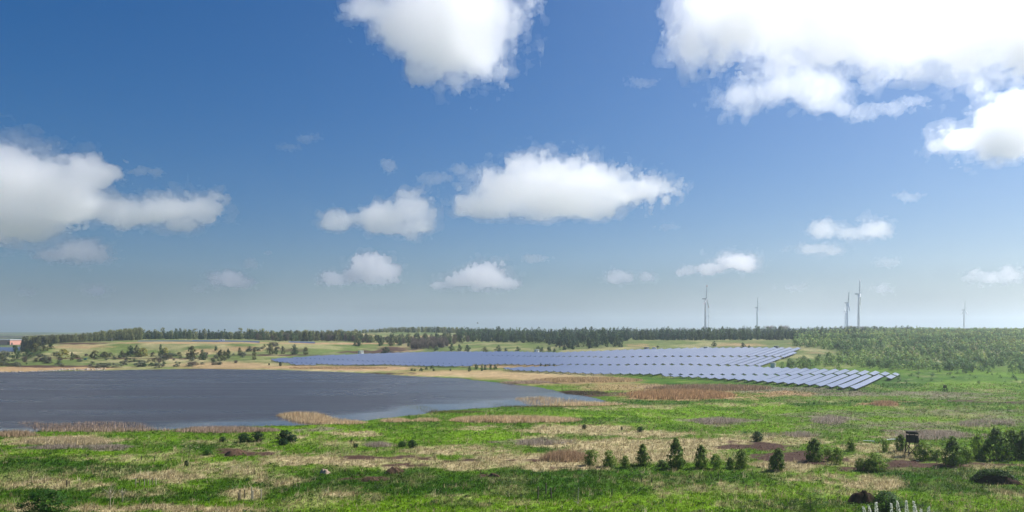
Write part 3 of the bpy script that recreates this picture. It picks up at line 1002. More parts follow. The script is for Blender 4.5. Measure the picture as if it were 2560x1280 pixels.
# ---------------------------------------------------------------- single trees and bushes of the far shore
SHORE = [
    ('greentree', 37, 897, 865, 22, 'pointed green tree near the left edge of the far shore'), ('greentree', 67, 893, 874, 25, 'low green tree second from the left on the far shore'),
    ('olivetree', 88, 880, 859, 24, 'olive tree in front of the red building on the left'), ('greybush', 8, 906, 878, 32, 'grey green bush at the left edge of the far shore'),
    ('olivetree', 110, 878, 864, 20, 'small olive tree on the left flank of the mound'), ('greentree', 128, 872, 860, 18, 'small green tree higher on the left flank of the mound'),
    ('yellowtree', 157, 897, 874, 27, 'bright yellow green tree left of centre on the far shore slope'), ('greentree', 180, 897, 881, 10, 'small slim green tree right of the bright yellow tree'),
    ('baretree', 62, 907, 888, 16, 'brown leafless tree by the far left shore'), ('baretree', 90, 905, 894, 9, 'tiny leafless tree by the far left shore'), ('baretree', 124, 905, 890, 12, 'leafless brown sapling by the far left shore'),
    ('greybush', 140, 891, 879, 20, 'dark grey bush left of the yellow tree'), ('olivetree', 237, 895, 877, 22, 'olive bushy tree at the foot of the green mound'), ('olivetree', 262, 894, 880, 18, 'small olive tree right of the bushy one below the mound'),
    ('olivetree', 276, 893, 882, 16, 'third small olive tree below the green mound'), ('olivetree', 306, 890, 877, 15, 'small brownish tree left of the tall dark pair'), ('greentree', 327, 891, 865, 19, 'tall dark olive tree of the cluster on the far slope'),
    ('olivetree', 342, 891, 864, 16, 'olive tree in the middle of the far slope cluster'), ('yellowtree', 358, 891, 871, 22, 'yellow green round tree right in the far slope cluster'), ('greentree', 402, 890, 862, 13, 'slim dark tree of a pair on the far slope'),
    ('yellowtree', 414, 890, 870, 13, 'yellow green tree leaning beside the slim dark one'), ('greybush', 423, 893, 881, 18, 'dark bush at the foot of the slim pair'), ('olivetree', 448, 890, 880, 14, 'small olive tree between two larger groups on the far slope'),
    ('olivetree', 480, 898, 866, 23, 'large olive yellow tree on the far slope'), ('greentree', 506, 900, 875, 16, 'oval green tree right of the large olive one'), ('greentree', 540, 878, 865, 9, 'small dark tree high on the tan bank'),
    ('olivetree', 551, 902, 875, 15, 'left olive column of three close trees'), ('olivetree', 561, 902, 877, 12, 'middle olive column of three close trees'), ('greentree', 570, 898, 872, 12, 'right dark column of three close trees'),
    ('olivetree', 599, 888, 869, 11, 'single small tree on the right of the tan bank'), ('olivetree', 636, 900, 872, 11, 'slim brownish tree before the solar field tip'),
    ('olivetree', 676, 886, 858, 15, 'tall olive tree leftmost on the bank above the solar tip'), ('greentree', 690, 886, 870, 12, 'low green tree second on the bank above the solar tip'), ('olivetree', 707, 885, 866, 11, 'small tree third on the bank above the solar tip'),
    ('greentree', 736, 886, 862, 18, 'bushy green tree fourth on the bank above the solar tip'), ('olivetree', 764, 887, 868, 15, 'olive tree rightmost on the bank above the solar tip'),
    ('greybush', 350, 917, 905, 32, 'low grey green bush near the far waterline'), ('greybush', 393, 920, 907, 20, 'pale grey round bush at the far waterline'), ('greybush', 265, 918, 908, 60, 'low dark hedge of bushes along the far shore'), ('baretree', 480, 915, 902, 32, 'brown twiggy bush above the far waterline'),
    ('greybush', 147, 913, 908, 26, 'flat dark bush above the red shore'), ('greybush', 310, 912, 901, 22, 'dark flat bush inland of the far waterline'), ('greybush', 20, 914, 908, 40, 'dark low bush on the red shore at the left edge'), ('greybush', 410, 900, 892, 26, 'dark bush on the track below the far slope'),
    ('darkbush', 701, 915, 905, 6, 'small dark bush on the sand below the solar tip'), ('darkbush', 673, 913, 908, 4, 'tiny dark bush left on the sand below the solar tip'),
    ('greentree', 1029, 927, 920, 8, 'dark shrub leftmost on the spit between lake and panels'), ('greentree', 1037, 928, 922, 7, 'dark shrub second on the spit between lake and panels'), ('greentree', 1053, 928, 920, 12, 'broader dark shrub on the spit below the panels'),
    ('greentree', 1066, 924, 916, 8, 'dark shrub close to the panels left of the tall spit shrub'), ('greentree', 1079, 922, 914, 8, 'tall dark shrub touching the panel edge on the spit'), ('greentree', 1084, 928, 921, 6, 'small dark shrub below the tall spit shrub'),
    ('greentree', 1126, 927, 921, 6, 'lone dark shrub on the middle of the spit'), ('greentree', 1174, 929, 916, 9, 'dark pointed tree leftmost of the spit group'), ('greentree', 1191, 924, 910, 10, 'dark pointed tree second in the spit group'),
    ('greentree', 1205, 927, 914, 9, 'dark tree third in the spit group'), ('greentree', 1213, 925, 912, 8, 'dark tree fourth in the spit group'), ('greentree', 1227, 924, 912, 9, 'dark tree fifth in the spit group'), ('greentree', 1238, 924, 911, 10, 'dark tree rightmost in the spit group'),
    ('greentree', 1352, 916, 908, 5, 'tiny tree leftmost on the strip between panel blocks'), ('greentree', 1364, 916, 910, 6, 'tiny tree second on the strip between panel blocks'), ('greentree', 1374, 916, 909, 6, 'tiny tree third on the strip between panel blocks'), ('greentree', 1385, 915, 909, 6, 'tiny tree rightmost on the strip between panel blocks'),
    ('greentree', 1294, 879, 867, 14, 'round tree on the grassy gap before the conifers'), ('greentree', 1346, 879, 866, 14, 'round tree above the left white cabin'), ('greentree', 1356, 879, 868, 10, 'small round tree right of the left white cabin'), ('greentree', 1372, 879, 866, 13, 'dark round tree at the edge of the conifers'), ('greentree', 1386, 880, 871, 8, 'small tree just left of the conifer edge'),
    ('greentree', 1857, 871, 857, 15, 'broad green tree on the bank above the panels'), ('greentree', 1873, 871, 863, 8, 'small tree right of the broad one on the bank'), ('greentree', 1786, 866, 853, 12, 'green tree on the terrace edge above the panels'), ('darkbush', 1644, 869, 864, 6, 'tiny dark bush on the bank above the panels'),
    ('greentree', 965, 883, 868, 26, 'green bushes at the top edge of the left panels'), ('greentree', 1021, 867, 857, 6, 'slim green tree on the sandy cut'), ('greentree', 1090, 877, 865, 12, 'dark green bush below the leafless thicket'), ('greentree', 1130, 877, 860, 15, 'green tree right of the leafless thicket'),
    ('greentree', 1148, 878, 862, 13, 'dark green tree among bushes above the centre panels'), ('greentree', 1168, 879, 863, 16, 'broad dark bush above the centre panels'), ('olivetree', 1212, 880, 868, 14, 'olive bush above the centre panels'), ('greentree', 1247, 879, 864, 16, 'green tree above the centre panels'), ('greentree', 1264, 879, 870, 9, 'small green bush above the centre panels'),
]
for k, px, b, t, w, lab in SHORE:
    cat = 'bush' if 'bush' in k else 'tree'
    plant_px(k, px, b, t, w, lab, cat, 'trees and bushes around the far shore', 'shore_bush' if cat == 'bush' else 'shore_tree')

# low scrub between them
for k in range(150):
    px = random.uniform(-15, 700)
    base = random.uniform(884, 917) if px < 620 else random.uniform(862, 880)
    kind = random.choice(('greybush', 'greybush', 'olivetree', 'greentree', 'baretree'))
    s = random.uniform(4, 9)
    plant_px(kind, px, base, base - s, s * random.uniform(1.1, 2.4), {'greybush': 'small grey green scrub bush on the far left shore', 'olivetree': 'small olive scrub bush on the far left shore', 'greentree': 'small dark green scrub bush on the far left shore', 'baretree': 'small brown leafless scrub bush on the far left shore'}[kind], 'bush', 'scrub along the far left shore', 'scrub_bush')
for k in range(34):
    px = random.uniform(2230, 2570)
    base = random.uniform(934, 960)
    s = random.uniform(4, 10)
    plant_px('darkbirch', px, base, base - s, s * random.uniform(.9, 1.5), 'small dark green bush on the grass below the right wood', 'bush', 'bushes below the right wood', 'scrub_bush')

# ---------------------------------------------------------------- trees and bushes of the near meadow
NEAR = [
    ('sapling', 1478, 1163, 1126, 32, 'leftmost young green tree of the row in the meadow'), ('sapling', 1523, 1166, 1127, 28, 'second young green tree of the row from the left'), ('sapling', 1563, 1171, 1140, 20, 'smallest pointed young tree of the row'),
    ('alder', 1607, 1164, 1112, 33, 'fourth young tree of the row, pointed and dense'), ('alder', 1690, 1170, 1098, 42, 'tallest dark young tree in the middle of the row'), ('alder', 1753, 1171, 1115, 31, 'young dark tree just right of the tallest one'),
    ('sapling', 1790, 1172, 1136, 27, 'low light green tree in the row'), ('sapling', 1853, 1171, 1125, 28, 'slim young tree eighth in the row'), ('alder', 1945, 1175, 1122, 34, 'young tree before the brown earth bank'),
    ('alder', 2036, 1153, 1098, 40, 'dark round topped tree on the brown earth bank'), ('sapling', 2073, 1153, 1123, 27, 'low bush shaped tree right of the dark bank tree'), ('sapling', 2095, 1161, 1120, 21, 'slim light tree on the earth bank'),
    ('sapling', 2127, 1127, 1095, 20, 'small upright tree standing behind the earth bank'), ('sapling', 2150, 1176, 1146, 24, 'left half of the low double tree before the earth bank'), ('sapling', 2188, 1178, 1133, 42, 'broad low tree in front of the hunting stand'),
    ('sapling', 2213, 1130, 1100, 16, 'thin pale sapling left of the hunting stand'), ('alder', 2252, 1129, 1088, 26, 'rounded tree touching the left of the hunting stand'), ('sapling', 2314, 1149, 1107, 42, 'bushy tree touching the right of the hunting stand'),
    ('alder', 2382, 1163, 1094, 50, 'big dark tree right of the hunting stand'), ('sapling', 2414, 1156, 1118, 34, 'lighter tree leaning against the big dark one'), ('sapling', 2446, 1149, 1086, 36, 'tall green tree of the right clump'),
    ('alder', 2490, 1150, 1072, 62, 'broad leafy tree in the middle of the right clump'), ('sapling', 2528, 1147, 1075, 44, 'tall light tree of the right clump'), ('alder', 2556, 1147, 1078, 46, 'dark tree cut by the right edge'),
    ('darkbush', 1893, 1103, 1080, 23, 'round dark bush alone behind the meadow row'), ('darkbush', 1601, 1080, 1067, 14, 'small round dark bush on the straw strip'), ('darkbush', 1460, 1073, 1061, 10, 'tiny dark bush near the large reed bed'), ('darkbush', 1554, 1076, 1066, 5, 'tiniest dark shrub on the straw strip'),
    ('darkbush', 708, 1113, 1096, 22, 'lowest dark bush of the clump in front of the lake'), ('darkbush', 713, 1104, 1076, 34, 'main dark bush of the clump in front of the lake'), ('darkbush', 731, 1104, 1087, 24, 'right dark bush of the clump in front of the lake'), ('darkbush', 643, 1104, 1080, 27, 'dark round bush right of a pair near the lake'), ('darkbush', 611, 1105, 1084, 28, 'dark bush left of a pair near the lake'),
    ('darkbush', 556, 1105, 1092, 15, 'small dark bush leftmost of those near the lake'), ('darkbush', 889, 1119, 1109, 12, 'small dark bush beside the grey stem patch'), ('darkbush', 879, 1105, 1098, 6, 'tiny dark shrub in the bright meadow'), ('greenbush', 1005, 1117, 1103, 20, 'low dark green bush left of a pair in the meadow centre'), ('darkbush', 1031, 1120, 1100, 19, 'dark upright bush right of a pair in the meadow centre'),
    ('palewillow', 475, 1141, 1102, 42, 'small pale crowned willow on a thin stem left of centre'), ('darkbush', 466, 1166, 1151, 9, 'narrow dark shrub below the pale willow'), ('greenbush', 519, 1137, 1124, 22, 'low green bush right of the pale willow'),
    ('greenbush', 115, 1290, 1226, 96, 'large leafy bush at the bottom left corner'), ('greenbush', 2216, 1279, 1231, 66, 'leafy bush growing beside the dark earth mound'), ('feather', 2026, 1284, 1222, 66, 'feathery light green bush at the bottom right'),
    ('sapling', 2170, 1176, 1150, 20, 'thin tree between the halves of the low double tree'), ('sapling', 1932, 1177, 1140, 18, 'little tree at the left foot of the tree before the earth bank'), ('sapling', 2345, 1152, 1125, 18, 'thin light sapling between stand and big dark tree'), ('greenbush', 1825, 1170, 1145, 16, 'pale green shrub left of the slim eighth tree'), ('greenbush', 1655, 1166, 1150, 22, 'low bright shrub left of the tallest tree'),
]
for k, px, b, t, w, lab in NEAR:
    bush = 'bush' in k or k == 'feather'
    plant_px(k, px, b, t, w, lab, 'bush' if bush else 'tree', 'bushes of the near meadow' if bush else 'young trees of the near meadow', 'meadow_bush' if bush else 'young_tree')
# ---------------------------------------------------------------- solar field
def panel_mat():
    m, n, l, out = mat_new('solar_glass')
    p = n.new('ShaderNodeBsdfPrincipled')
    p.inputs['Roughness'].default_value = .3
    p.inputs['Specular IOR Level'].default_value = .75
    tc = n.new('ShaderNodeTexCoord')
    geo = n.new('ShaderNodeNewGeometry')
    br = n.new('ShaderNodeTexBrick')           # cell and module joints, far below a pixel each
    br.offset = 0
    br.inputs['Scale'].default_value = 1.0
    br.inputs['Brick Width'].default_value = 1.0
    br.inputs['Row Height'].default_value = 1.3
    br.inputs['Mortar Size'].default_value = .03
    br.inputs['Color1'].default_value = (.068, .096, .175, 1)
    br.inputs['Color2'].default_value = (.074, .102, .185, 1)
    br.inputs['Mortar'].default_value = (.22, .23, .27, 1)
    l.new(tc.outputs['UV'], br.inputs['Vector'])
    l.new(br.outputs['Color'], p.inputs['Base Color'])
    l.new(p.outputs['BSDF'], out.inputs['Surface'])
    return m


M_PANEL = panel_mat()
M_UNDER_SHADE = simple_mat('panel_underside_gap_shade', (.05, .052, .06), .8, .1, .1, 1)  # dark grey underside; on slab edges it paints the shadow gaps between rows
M_STEEL = simple_mat('weathered_steel', (.07, .07, .075), .85, .1, .15, 5)
ROW_A = math.radians(33.3)
DX, DY = math.sin(ROW_A), math.cos(ROW_A)      # along the rows
QX, QY = math.cos(ROW_A), -math.sin(ROW_A)     # across, towards the side the panels face
FIELD_PX = [(675, 901), (735, 912), (835, 913), (950, 912), (1110, 917), (1165, 916), (1240, 912), (1300, 913), (1417, 914), (1400, 917), (1255, 923), (1280, 927), (1500, 937), (1560, 937), (1640, 941),
            (1760, 946), (1900, 956), (2000, 963), (2060, 967), (2100, 971), (2163, 974), (2247, 937), (2200, 931), (2100, 926), (1990, 922), (1940, 921), (1905, 919), (2015, 872), (1900, 871),
            (1700, 872), (1580, 875), (1490, 879), (1400, 883), (1280, 881), (1100, 882), (900, 887), (800, 890), (700, 897)]
PITCH, WID, TILT = 5.0, 2.45, math.radians(21)


def panel_row(q, ps, name='solar_row'):
    """one row of tables: glass slab following the ground (root) with its frame as a part"""
    c, s = math.cos(TILT), math.sin(TILT)
    V, Fq, uv = [], [], []
    cx = np.mean([q * QX + p * DX for p in ps])
    cyy = np.mean([q * QY + p * DY for p in ps])
    x = np.array([q * QX + p * DX for p in ps])
    y = np.array([q * QY + p * DY for p in ps])
    g = np.maximum(height(x, y, False), .2)
    cz = float(g.mean())
    for i in range(len(ps)):
        for k, (a, t) in enumerate(((-.5, 0), (.5, 0), (.5, -.15), (-.5, -.15))):  # slab thickened so its dark edge draws a shadow line along each row
            off = a * WID * c + t * s
            V.append((x[i] + QX * off - cx, y[i] + QY * off - cyy, g[i] + 1.35 - a * WID * s + t * c - cz))
    n = len(ps)
    for i in range(n - 1):
        for k in range(4):
            Fq.append((i * 4 + k, (i + 1) * 4 + k, (i + 1) * 4 + (k + 1) % 4, i * 4 + (k + 1) % 4)[::-1])
    Fq.append((0, 1, 2, 3)[::-1])
    e = (n - 1) * 4
    Fq.append((e, e + 1, e + 2, e + 3))
    me = mesh_np('solar_row', V, Fq, M_PANEL)
    me.materials.append(M_UNDER_SHADE)
    mi = np.ones(len(Fq), np.int32)
    mi[0:4 * (n - 1):4] = 0
    me.polygons.foreach_set('material_index', mi)
    uvl = me.uv_layers.new(name='UVMap')
    co = []
    for f in Fq:
        for v in f:
            i, k = divmod(v, 4)
            co += [ps[i] - ps[0], 0 if k in (0, 3) else 2.6]
    uvl.data.foreach_set('uv', np.array(co, np.float32))
    o = obj(name, me, None, (cx, cyy, cz))
    fm = MB()
    for i in range(0, n):
        for a in (-.28, .3):
            off = a * WID * c
            bx, by = x[i] + QX * off - cx, y[i] + QY * off - cyy
            fm.tube([(bx, by, g[i] - cz - .2), (bx, by, g[i] - cz + 1.3 - a * WID * s)], [.06, .06], 4)
    fm.build('support_frame', M_STEEL, o)
    return o


def build_solar():
    fld = np.array(FIELD_PX, float)
    ps = np.arange(330., 620., 1.5)
    rows = []
    q = -48.6
    while q > -520:
        x = q * QX + ps * DX
        y = q * QY + ps * DY
        g = height(x, y)
        px, py = proj(x, y, g + .8)
        ins = poly_sd(fld, px, py) < 0
        a2 = np.interp(q, [-345, -340, -231, -134], [900, 472, 466, 503])
        a3 = np.interp(q, [-300, -209, -122, -48], [400, 416, 447, 470])
        a4 = np.interp(q, [-200, -98, -49], [360, 393, 419])
        for a in (a2, a3, a4):
            ins &= np.abs(ps - a) > 1.6
        st = None
        segs = []
        for i in range(len(ps) + 1):
            on = i < len(ps) and ins[i]
            if on and st is None:
                st = i
            if not on and st is not None:
                if i - st >= 4:
                    segs.append((ps[st], ps[i - 1]))
                st = None
        for sgm in segs:
            rows.append((q, sgm))
        q -= PITCH
    # labels by block
    ordn = ['first', 'second', 'third', 'fourth', 'fifth', 'sixth', 'seventh', 'eighth', 'ninth', 'tenth', 'eleventh', 'twelfth', 'thirteenth', 'fourteenth', 'fifteenth', 'sixteenth', 'seventeenth', 'eighteenth', 'nineteenth', 'twentieth', 'twenty first', 'twenty second', 'twenty third', 'twenty fourth', 'twenty fifth']
    cnt = {}
    for q, (p0, p1) in rows:
        k = max(2, int((p1 - p0) / 6) + 1)
        o = panel_row(q, list(np.linspace(p0, p1, k)))
        pm = .5 * (p0 + p1)
        x, y = q * QX + pm * DX, q * QY + pm * DY
        px, py = proj(np.array([x]), np.array([y]), np.array([hz(x, y) + 1]))
        px, py = float(px[0]), float(py[0])
        a4 = np.interp(q, [-200, -98, -49], [360, 393, 419])
        if q > -135:
            blk = 'rear strip of the right front block' if pm > a4 else 'front strip of the right front block'
            i = cnt.get(blk, 0)
            cnt[blk] = i + 1
            lab = ('%s solar row from the right, %s' % (ordn[i], blk)) if i < 25 else 'solar row further left, %s' % blk
        elif px < 900:
            lab = 'bluish solar panel row at the left tip of the field beyond the lake'
        elif px < 1250:
            lab = 'bluish solar panel row in the left part of the field beyond the lake'
        elif px < 1600:
            lab = 'lavender blue solar row mid field, %s strip' % ('rear' if py < 897 else 'central' if py < 917 else 'front')
        else:
            st = 'rear' if py < 893 else 'central' if py < 920 else 'front'
            i = cnt.get(st, 0)
            cnt[st] = i + 1
            lab = '%s solar row from the right edge, %s strip of the sloping field' % (ordn[min(i, 24)], st)
        tag(o, lab, 'solar panels', 'rows of the solar field')


def flat_row(x0, y0, x1, y1, lab, grp):
    d = math.hypot(x1 - x0, y1 - y0)
    n = max(2, int(d / 14))
    xs = np.linspace(x0, x1, n)
    ys = np.linspace(y0, y1, n)
    g = height(xs, ys)
    V, Fq = [], []
    for i in range(n):
        for a, t in ((-1.2, .55), (1.2, 1.15), (1.2, 1.07), (-1.2, .47)):
            V.append((xs[i] - x0, ys[i] + a - y0, g[i] + t - g[0]))
    for i in range(n - 1):
        for k in range(4):
            Fq.append((i * 4 + k, i * 4 + (k + 1) % 4, (i + 1) * 4 + (k + 1) % 4, (i + 1) * 4 + k))
    me = mesh_np('solar_row', V, Fq, M_PANEL)
    me.uv_layers.new(name='UVMap')
    o = obj('solar_row', me, None, (x0, y0, float(g[0])))
    fm = MB()
    for i in range(n):
        fm.tube([(xs[i] - x0, ys[i] - y0, g[i] - g[0] - .2), (xs[i] - x0, ys[i] - y0, g[i] - g[0] + 1.2)], [.07, .07], 4)
    fm.build('support_frame', M_STEEL, o)
    tag(o, lab, 'solar panels', grp)


def build_far_solar():
    for k in range(2):
        Y = 700 + 20 * k
        a = (345 - CX) / F * Y
        b = (645 - CX) / F * Y
        if k % 2:
            a = (480 - CX) / F * Y
        flat_row(a, Y, b, Y + 4, 'thin distant solar row along the top edge of the left plateau', 'solar rows on the left plateau')
    for k in range(2):
        Y = 725 + 12 * k
        flat_row((722 - CX) / F * Y, Y, (785 - CX) / F * Y, Y + 3, 'short distant solar row on the plateau left of the tan hilltop', 'short solar rows on the plateau')
    for k in range(12):
        Y = 850 + 17 * k
        flat_row((-120 - CX) / F * Y, Y, (np.interp(k, [0, 11], [34, 62]) - CX) / F * Y, Y + 8, 'blue solar row in the valley at the far left edge', 'solar rows in the far left valley')


build_solar()
build_far_solar()

# ---------------------------------------------------------------- wind turbines
M_WHITE = simple_mat('turbine_white', (.84, .85, .86), .45, .4, .04, .2)
M_HUB = simple_mat('nacelle_grey', (.50, .53, .57), .5, .4, .05, .3)
M_RED = simple_mat('red_tip_paint', (.50, .16, .14), .5, .4, .05, .3)


def blade_mesh(name, R, mat, r0=.02, r1=1.0):
    """twisted tapering blade along +Z from the hub"""
    V, Fq = [], []
    st = np.linspace(r0, r1, 9)
    for t in st:
        ch = R * (.022 + .062 * math.sin(math.pi * min(1, (t + .03) / .42) / 2) * (1 - .72 * max(0, t - .2) / .8)) * 1.45
        th = ch * (.9 if t < .06 else .24)
        tw = math.radians(16 * (1 - t))
        pro = [(.32, 0), (.1, .5), (-.25, .32), (-.68, 0), (-.25, -.3), (.1, -.5)]
        for a, b in pro:
            x, y = a * ch, b * th
            V.append((x * math.cos(tw) - y * math.sin(tw), x * math.sin(tw) + y * math.cos(tw), t * R))
    k = 6
    for i in range(len(st) - 1):
        for j in range(k):
            Fq.append((i * k + j, i * k + (j + 1) % k, (i + 1) * k + (j + 1) % k, (i + 1) * k + j))
    me = bpy.data.meshes.new(name)
    me.from_pydata(V, [], Fq + [tuple(range(k))[::-1], tuple((len(st) - 1) * k + j for j in range(k))])
    me.materials.append(mat)
    for p in me.polygons:
        p.use_smooth = True
    return me


def turbine(px, hub_py, Y, R, yaw, phase, label, hub_px=None, red=False):
    X = (px - CX) / F * Y
    zg = hz(X, Y)
    hub_z = H + (HOR - hub_py) / F * Y
    hgt = hub_z - zg
    e = bpy.data.objects.new('wind_turbine', None)
    link(e)
    e.location = (X, Y, zg)
    m = MB()
    zz = np.linspace(-1, hgt - 1.6, 8)
    m.tube([(0, 0, z) for z in zz], [3.5 - 1.5 * (max(z, 0) / hgt) for z in zz], 20)
    m.build('tower', M_WHITE, e, True)
    # axis points along +x of the yawed frame
    c, s = math.cos(yaw), math.sin(yaw)
    nb = MB()
    for x0, x1, w0, w1, h0, h1 in ((-9.5, -5.5, 1.4, 2.1, 1.5, 2.2), (-5.5, 2.6, 2.1, 2.0, 2.2, 2.1)):
        n = len(nb.v)
        for x, w, h in ((x0, w0, h0), (x1, w1, h1)):
            for yy, z2 in ((-w, -h), (w, -h), (w * .9, h), (-w * .9, h)):
                nb.v.append((x, yy, z2))
        nb.f += [(n, n + 1, n + 5, n + 4), (n + 1, n + 2, n + 6, n + 5), (n + 2, n + 3, n + 7, n + 6), (n + 3, n, n + 4, n + 7), (n + 3, n + 2, n + 1, n), (n + 4, n + 5, n + 6, n + 7)]
    nb.build('nacelle', M_HUB, e, loc=(0, 0, hgt), rot=(0, 0, yaw))
    hb = MB()
    hb.tube([(2.6, 0, 0), (4.0, 0, 0), (5.2, 0, 0), (5.9, 0, 0)], [1.75, 1.8, 1.3, .35], 14)
    hub = hb.build('hub', M_WHITE, e, True, loc=(0, 0, hgt), rot=(0, 0, yaw))
    from mathutils import Matrix
    for k in range(3):
        b = obj('blade', blade_mesh('blade', R, M_WHITE, .03, .86 if red else 1.0), e)
        # blade lies in the plane normal to the rotor axis
        Mx = Matrix.Translation((c * 4.0, s * 4.0, hgt)) @ Matrix.Rotation(yaw, 4, 'Z') @ Matrix.Rotation(phase + k * 2 * math.pi / 3, 4, 'X') @ Matrix.Rotation(math.radians(12), 4, 'Z')
        b.matrix_local = Mx
        if red:
            t = obj('blade_tip', blade_mesh('blade_tip', R, M_RED, .86, 1.0), b)
    tag(e, label, 'wind turbine', 'wind turbines on the horizon')


D = math.radians
turbine(1763.5, 747, 2225, 41, D(-25), D(-8), 'tall wind turbine leftmost on the ridge with a smaller one behind it', red=True)
turbine(1771.5, 790, 4300, 46, D(-25), D(12), 'small far wind turbine half hidden behind the leftmost tall one')
turbine(1893, 769, 3000, 41, D(-30), D(15), 'single wind turbine between the left pair and the right group')
turbine(2118, 757, 2750, 41, D(-12), D(18), 'wind turbine in the middle of the right group, close to a shorter one')
turbine(2113, 779, 4000, 40, D(-12), D(60), 'shorter far wind turbine standing against its taller neighbour')
turbine(2146.5, 735, 2050, 41, D(-24), D(-16), 'tallest nearest wind turbine of the right group')
turbine(2410, 775, 3300, 41, D(-10), D(3), 'lone wind turbine at the far right')

# ---------------------------------------------------------------- cabins, sheds and the far red building
M_CAB = simple_mat('white_cabin_paint', (.82, .82, .80), .6, .3, .06, .8)
M_CABROOF = simple_mat('grey_cabin_roof', (.30, .31, .32), .6, .3, .1, .8)
M_DARK = simple_mat('dark_opening', (.02, .02, .022), .8, .2, .1, 1)
M_SALMON = simple_mat('salmon_render', (.62, .30, .22), .8, .2, .08, .1)
M_PALEROOF = simple_mat('pale_metal_roof', (.62, .62, .60), .5, .4, .06, .1)
M_TEAL = simple_mat('turquoise_paint', (.10, .33, .36), .6, .3, .1, 2)


def cabin(px, base, wpx, hpx, lab, rz=0.0, dark=False):
    x, y, z = hit(px, base - 1.5)
    w = wpx / F * y * 1.1
    h = hpx / F * y * 1.35
    rz = max(rz, D(52))
    e = bpy.data.objects.new('inverter_cabin', None)
    link(e)
    e.location = (x, y, z - .1)
    e.rotation_euler = (0, 0, rz)
    MB().box(-w / 2, w / 2, -1.2, 1.2, 0, h).build('wall', M_CABROOF if dark else M_CAB, e)
    MB().box(-w / 2 - .12, w / 2 + .12, -1.35, 1.35, h, h + .16).build('roof', M_CABROOF if dark else M_PALEROOF, e)
    dr = MB().box(-w * .36, -w * .12, -1.24, -1.203, .12, h * .86).build('door', M_DARK, e)
    MB().box(w * .08, w * .36, -1.23, -1.203, h * .5, h * .82).build('vent_grille', M_CABROOF, e)
    tag(e, lab, 'cabin', 'inverter cabins of the solar field')


cabin(902, 887, 11, 6.5, 'white cabin at the top of the left solar panels', D(8))
cabin(1342, 882.5, 10, 5.5, 'white cabin above the centre of the solar field', D(20))
cabin(1617, 877, 11, 5.5, 'grey cabin left of a pair above the panels', D(25), True)
cabin(1636, 877, 8, 5, 'white cabin right of a pair above the panels', D(25))
cabin(1766, 876, 12, 5.5, 'grey white cabin above the right of the panels', D(25))
cabin(1941, 873.5, 12, 5, 'dark roofed cabin near the upper right panel corner', D(30), True)
cabin(1933, 921, 10, 9, 'white cabin in the aisle between the two right panel blocks', D(30))
cabin(277, 853.5, 7, 4.5, 'small white shed on the plateau before the pale grove', D(0))
cabin(555, 854, 10, 3, 'low white trailer on the left plateau', D(0))


def red_building():
    Y = 1250.0
    xa, xb = (-70 - CX) / F * Y, (25 - CX) / F * Y
    z = hz(xb, Y)
    dep = 28.6
    t = H + (HOR - 850) / F * Y - z
    e = bpy.data.objects.new('red_hall', None)
    link(e)
    cx = (xa + xb) / 2
    e.location = (cx, Y, z - .3)
    w = (xb - xa) / 2
    MB().box(-w, w, 0, dep, 0, t).build('wall', M_SALMON, e)
    MB().box(-w - .8, w + .8, -1, dep + 1, t, t + .9).build('roof', M_PALEROOF, e)
    MB().box(w - 4.2, w - .6, -.25, -.02, .1, t * .62).build('gate', M_DARK, e)
    MB().box(w + .02, w + .2, 3, 6.5, .1, t * .5).build('door', M_DARK, e)
    for k in range(4):
        MB().box(-w + 7 + k * 11, -w + 11 + k * 11, -.15, -.02, t * .4, t * .7).build('window', M_DARK, e)
    tag(e, 'low red walled hall with pale flat roof at the left edge', 'building')


red_building()
# turquoise shelter on the far shore
x, y, z = hit(213, 903)
e = bpy.data.objects.new('shelter', None)
link(e)
e.location = (x, y, z)
for sx in (-.8, .8):
    MB().tube([(sx, 0, -.2), (sx, 0, 2.0)], [.09, .08], 6).build('post', M_WOODGREY, e)
MB().box(-1.1, 1.1, -.07, .07, .9, 2.0).build('panel', M_TEAL, e)
MB().box(-1.25, 1.25, -.5, .5, 2.0, 2.12).build('roof', M_TEAL, e)
tag(e, 'tiny turquoise board shelter on the far shore', 'shelter')


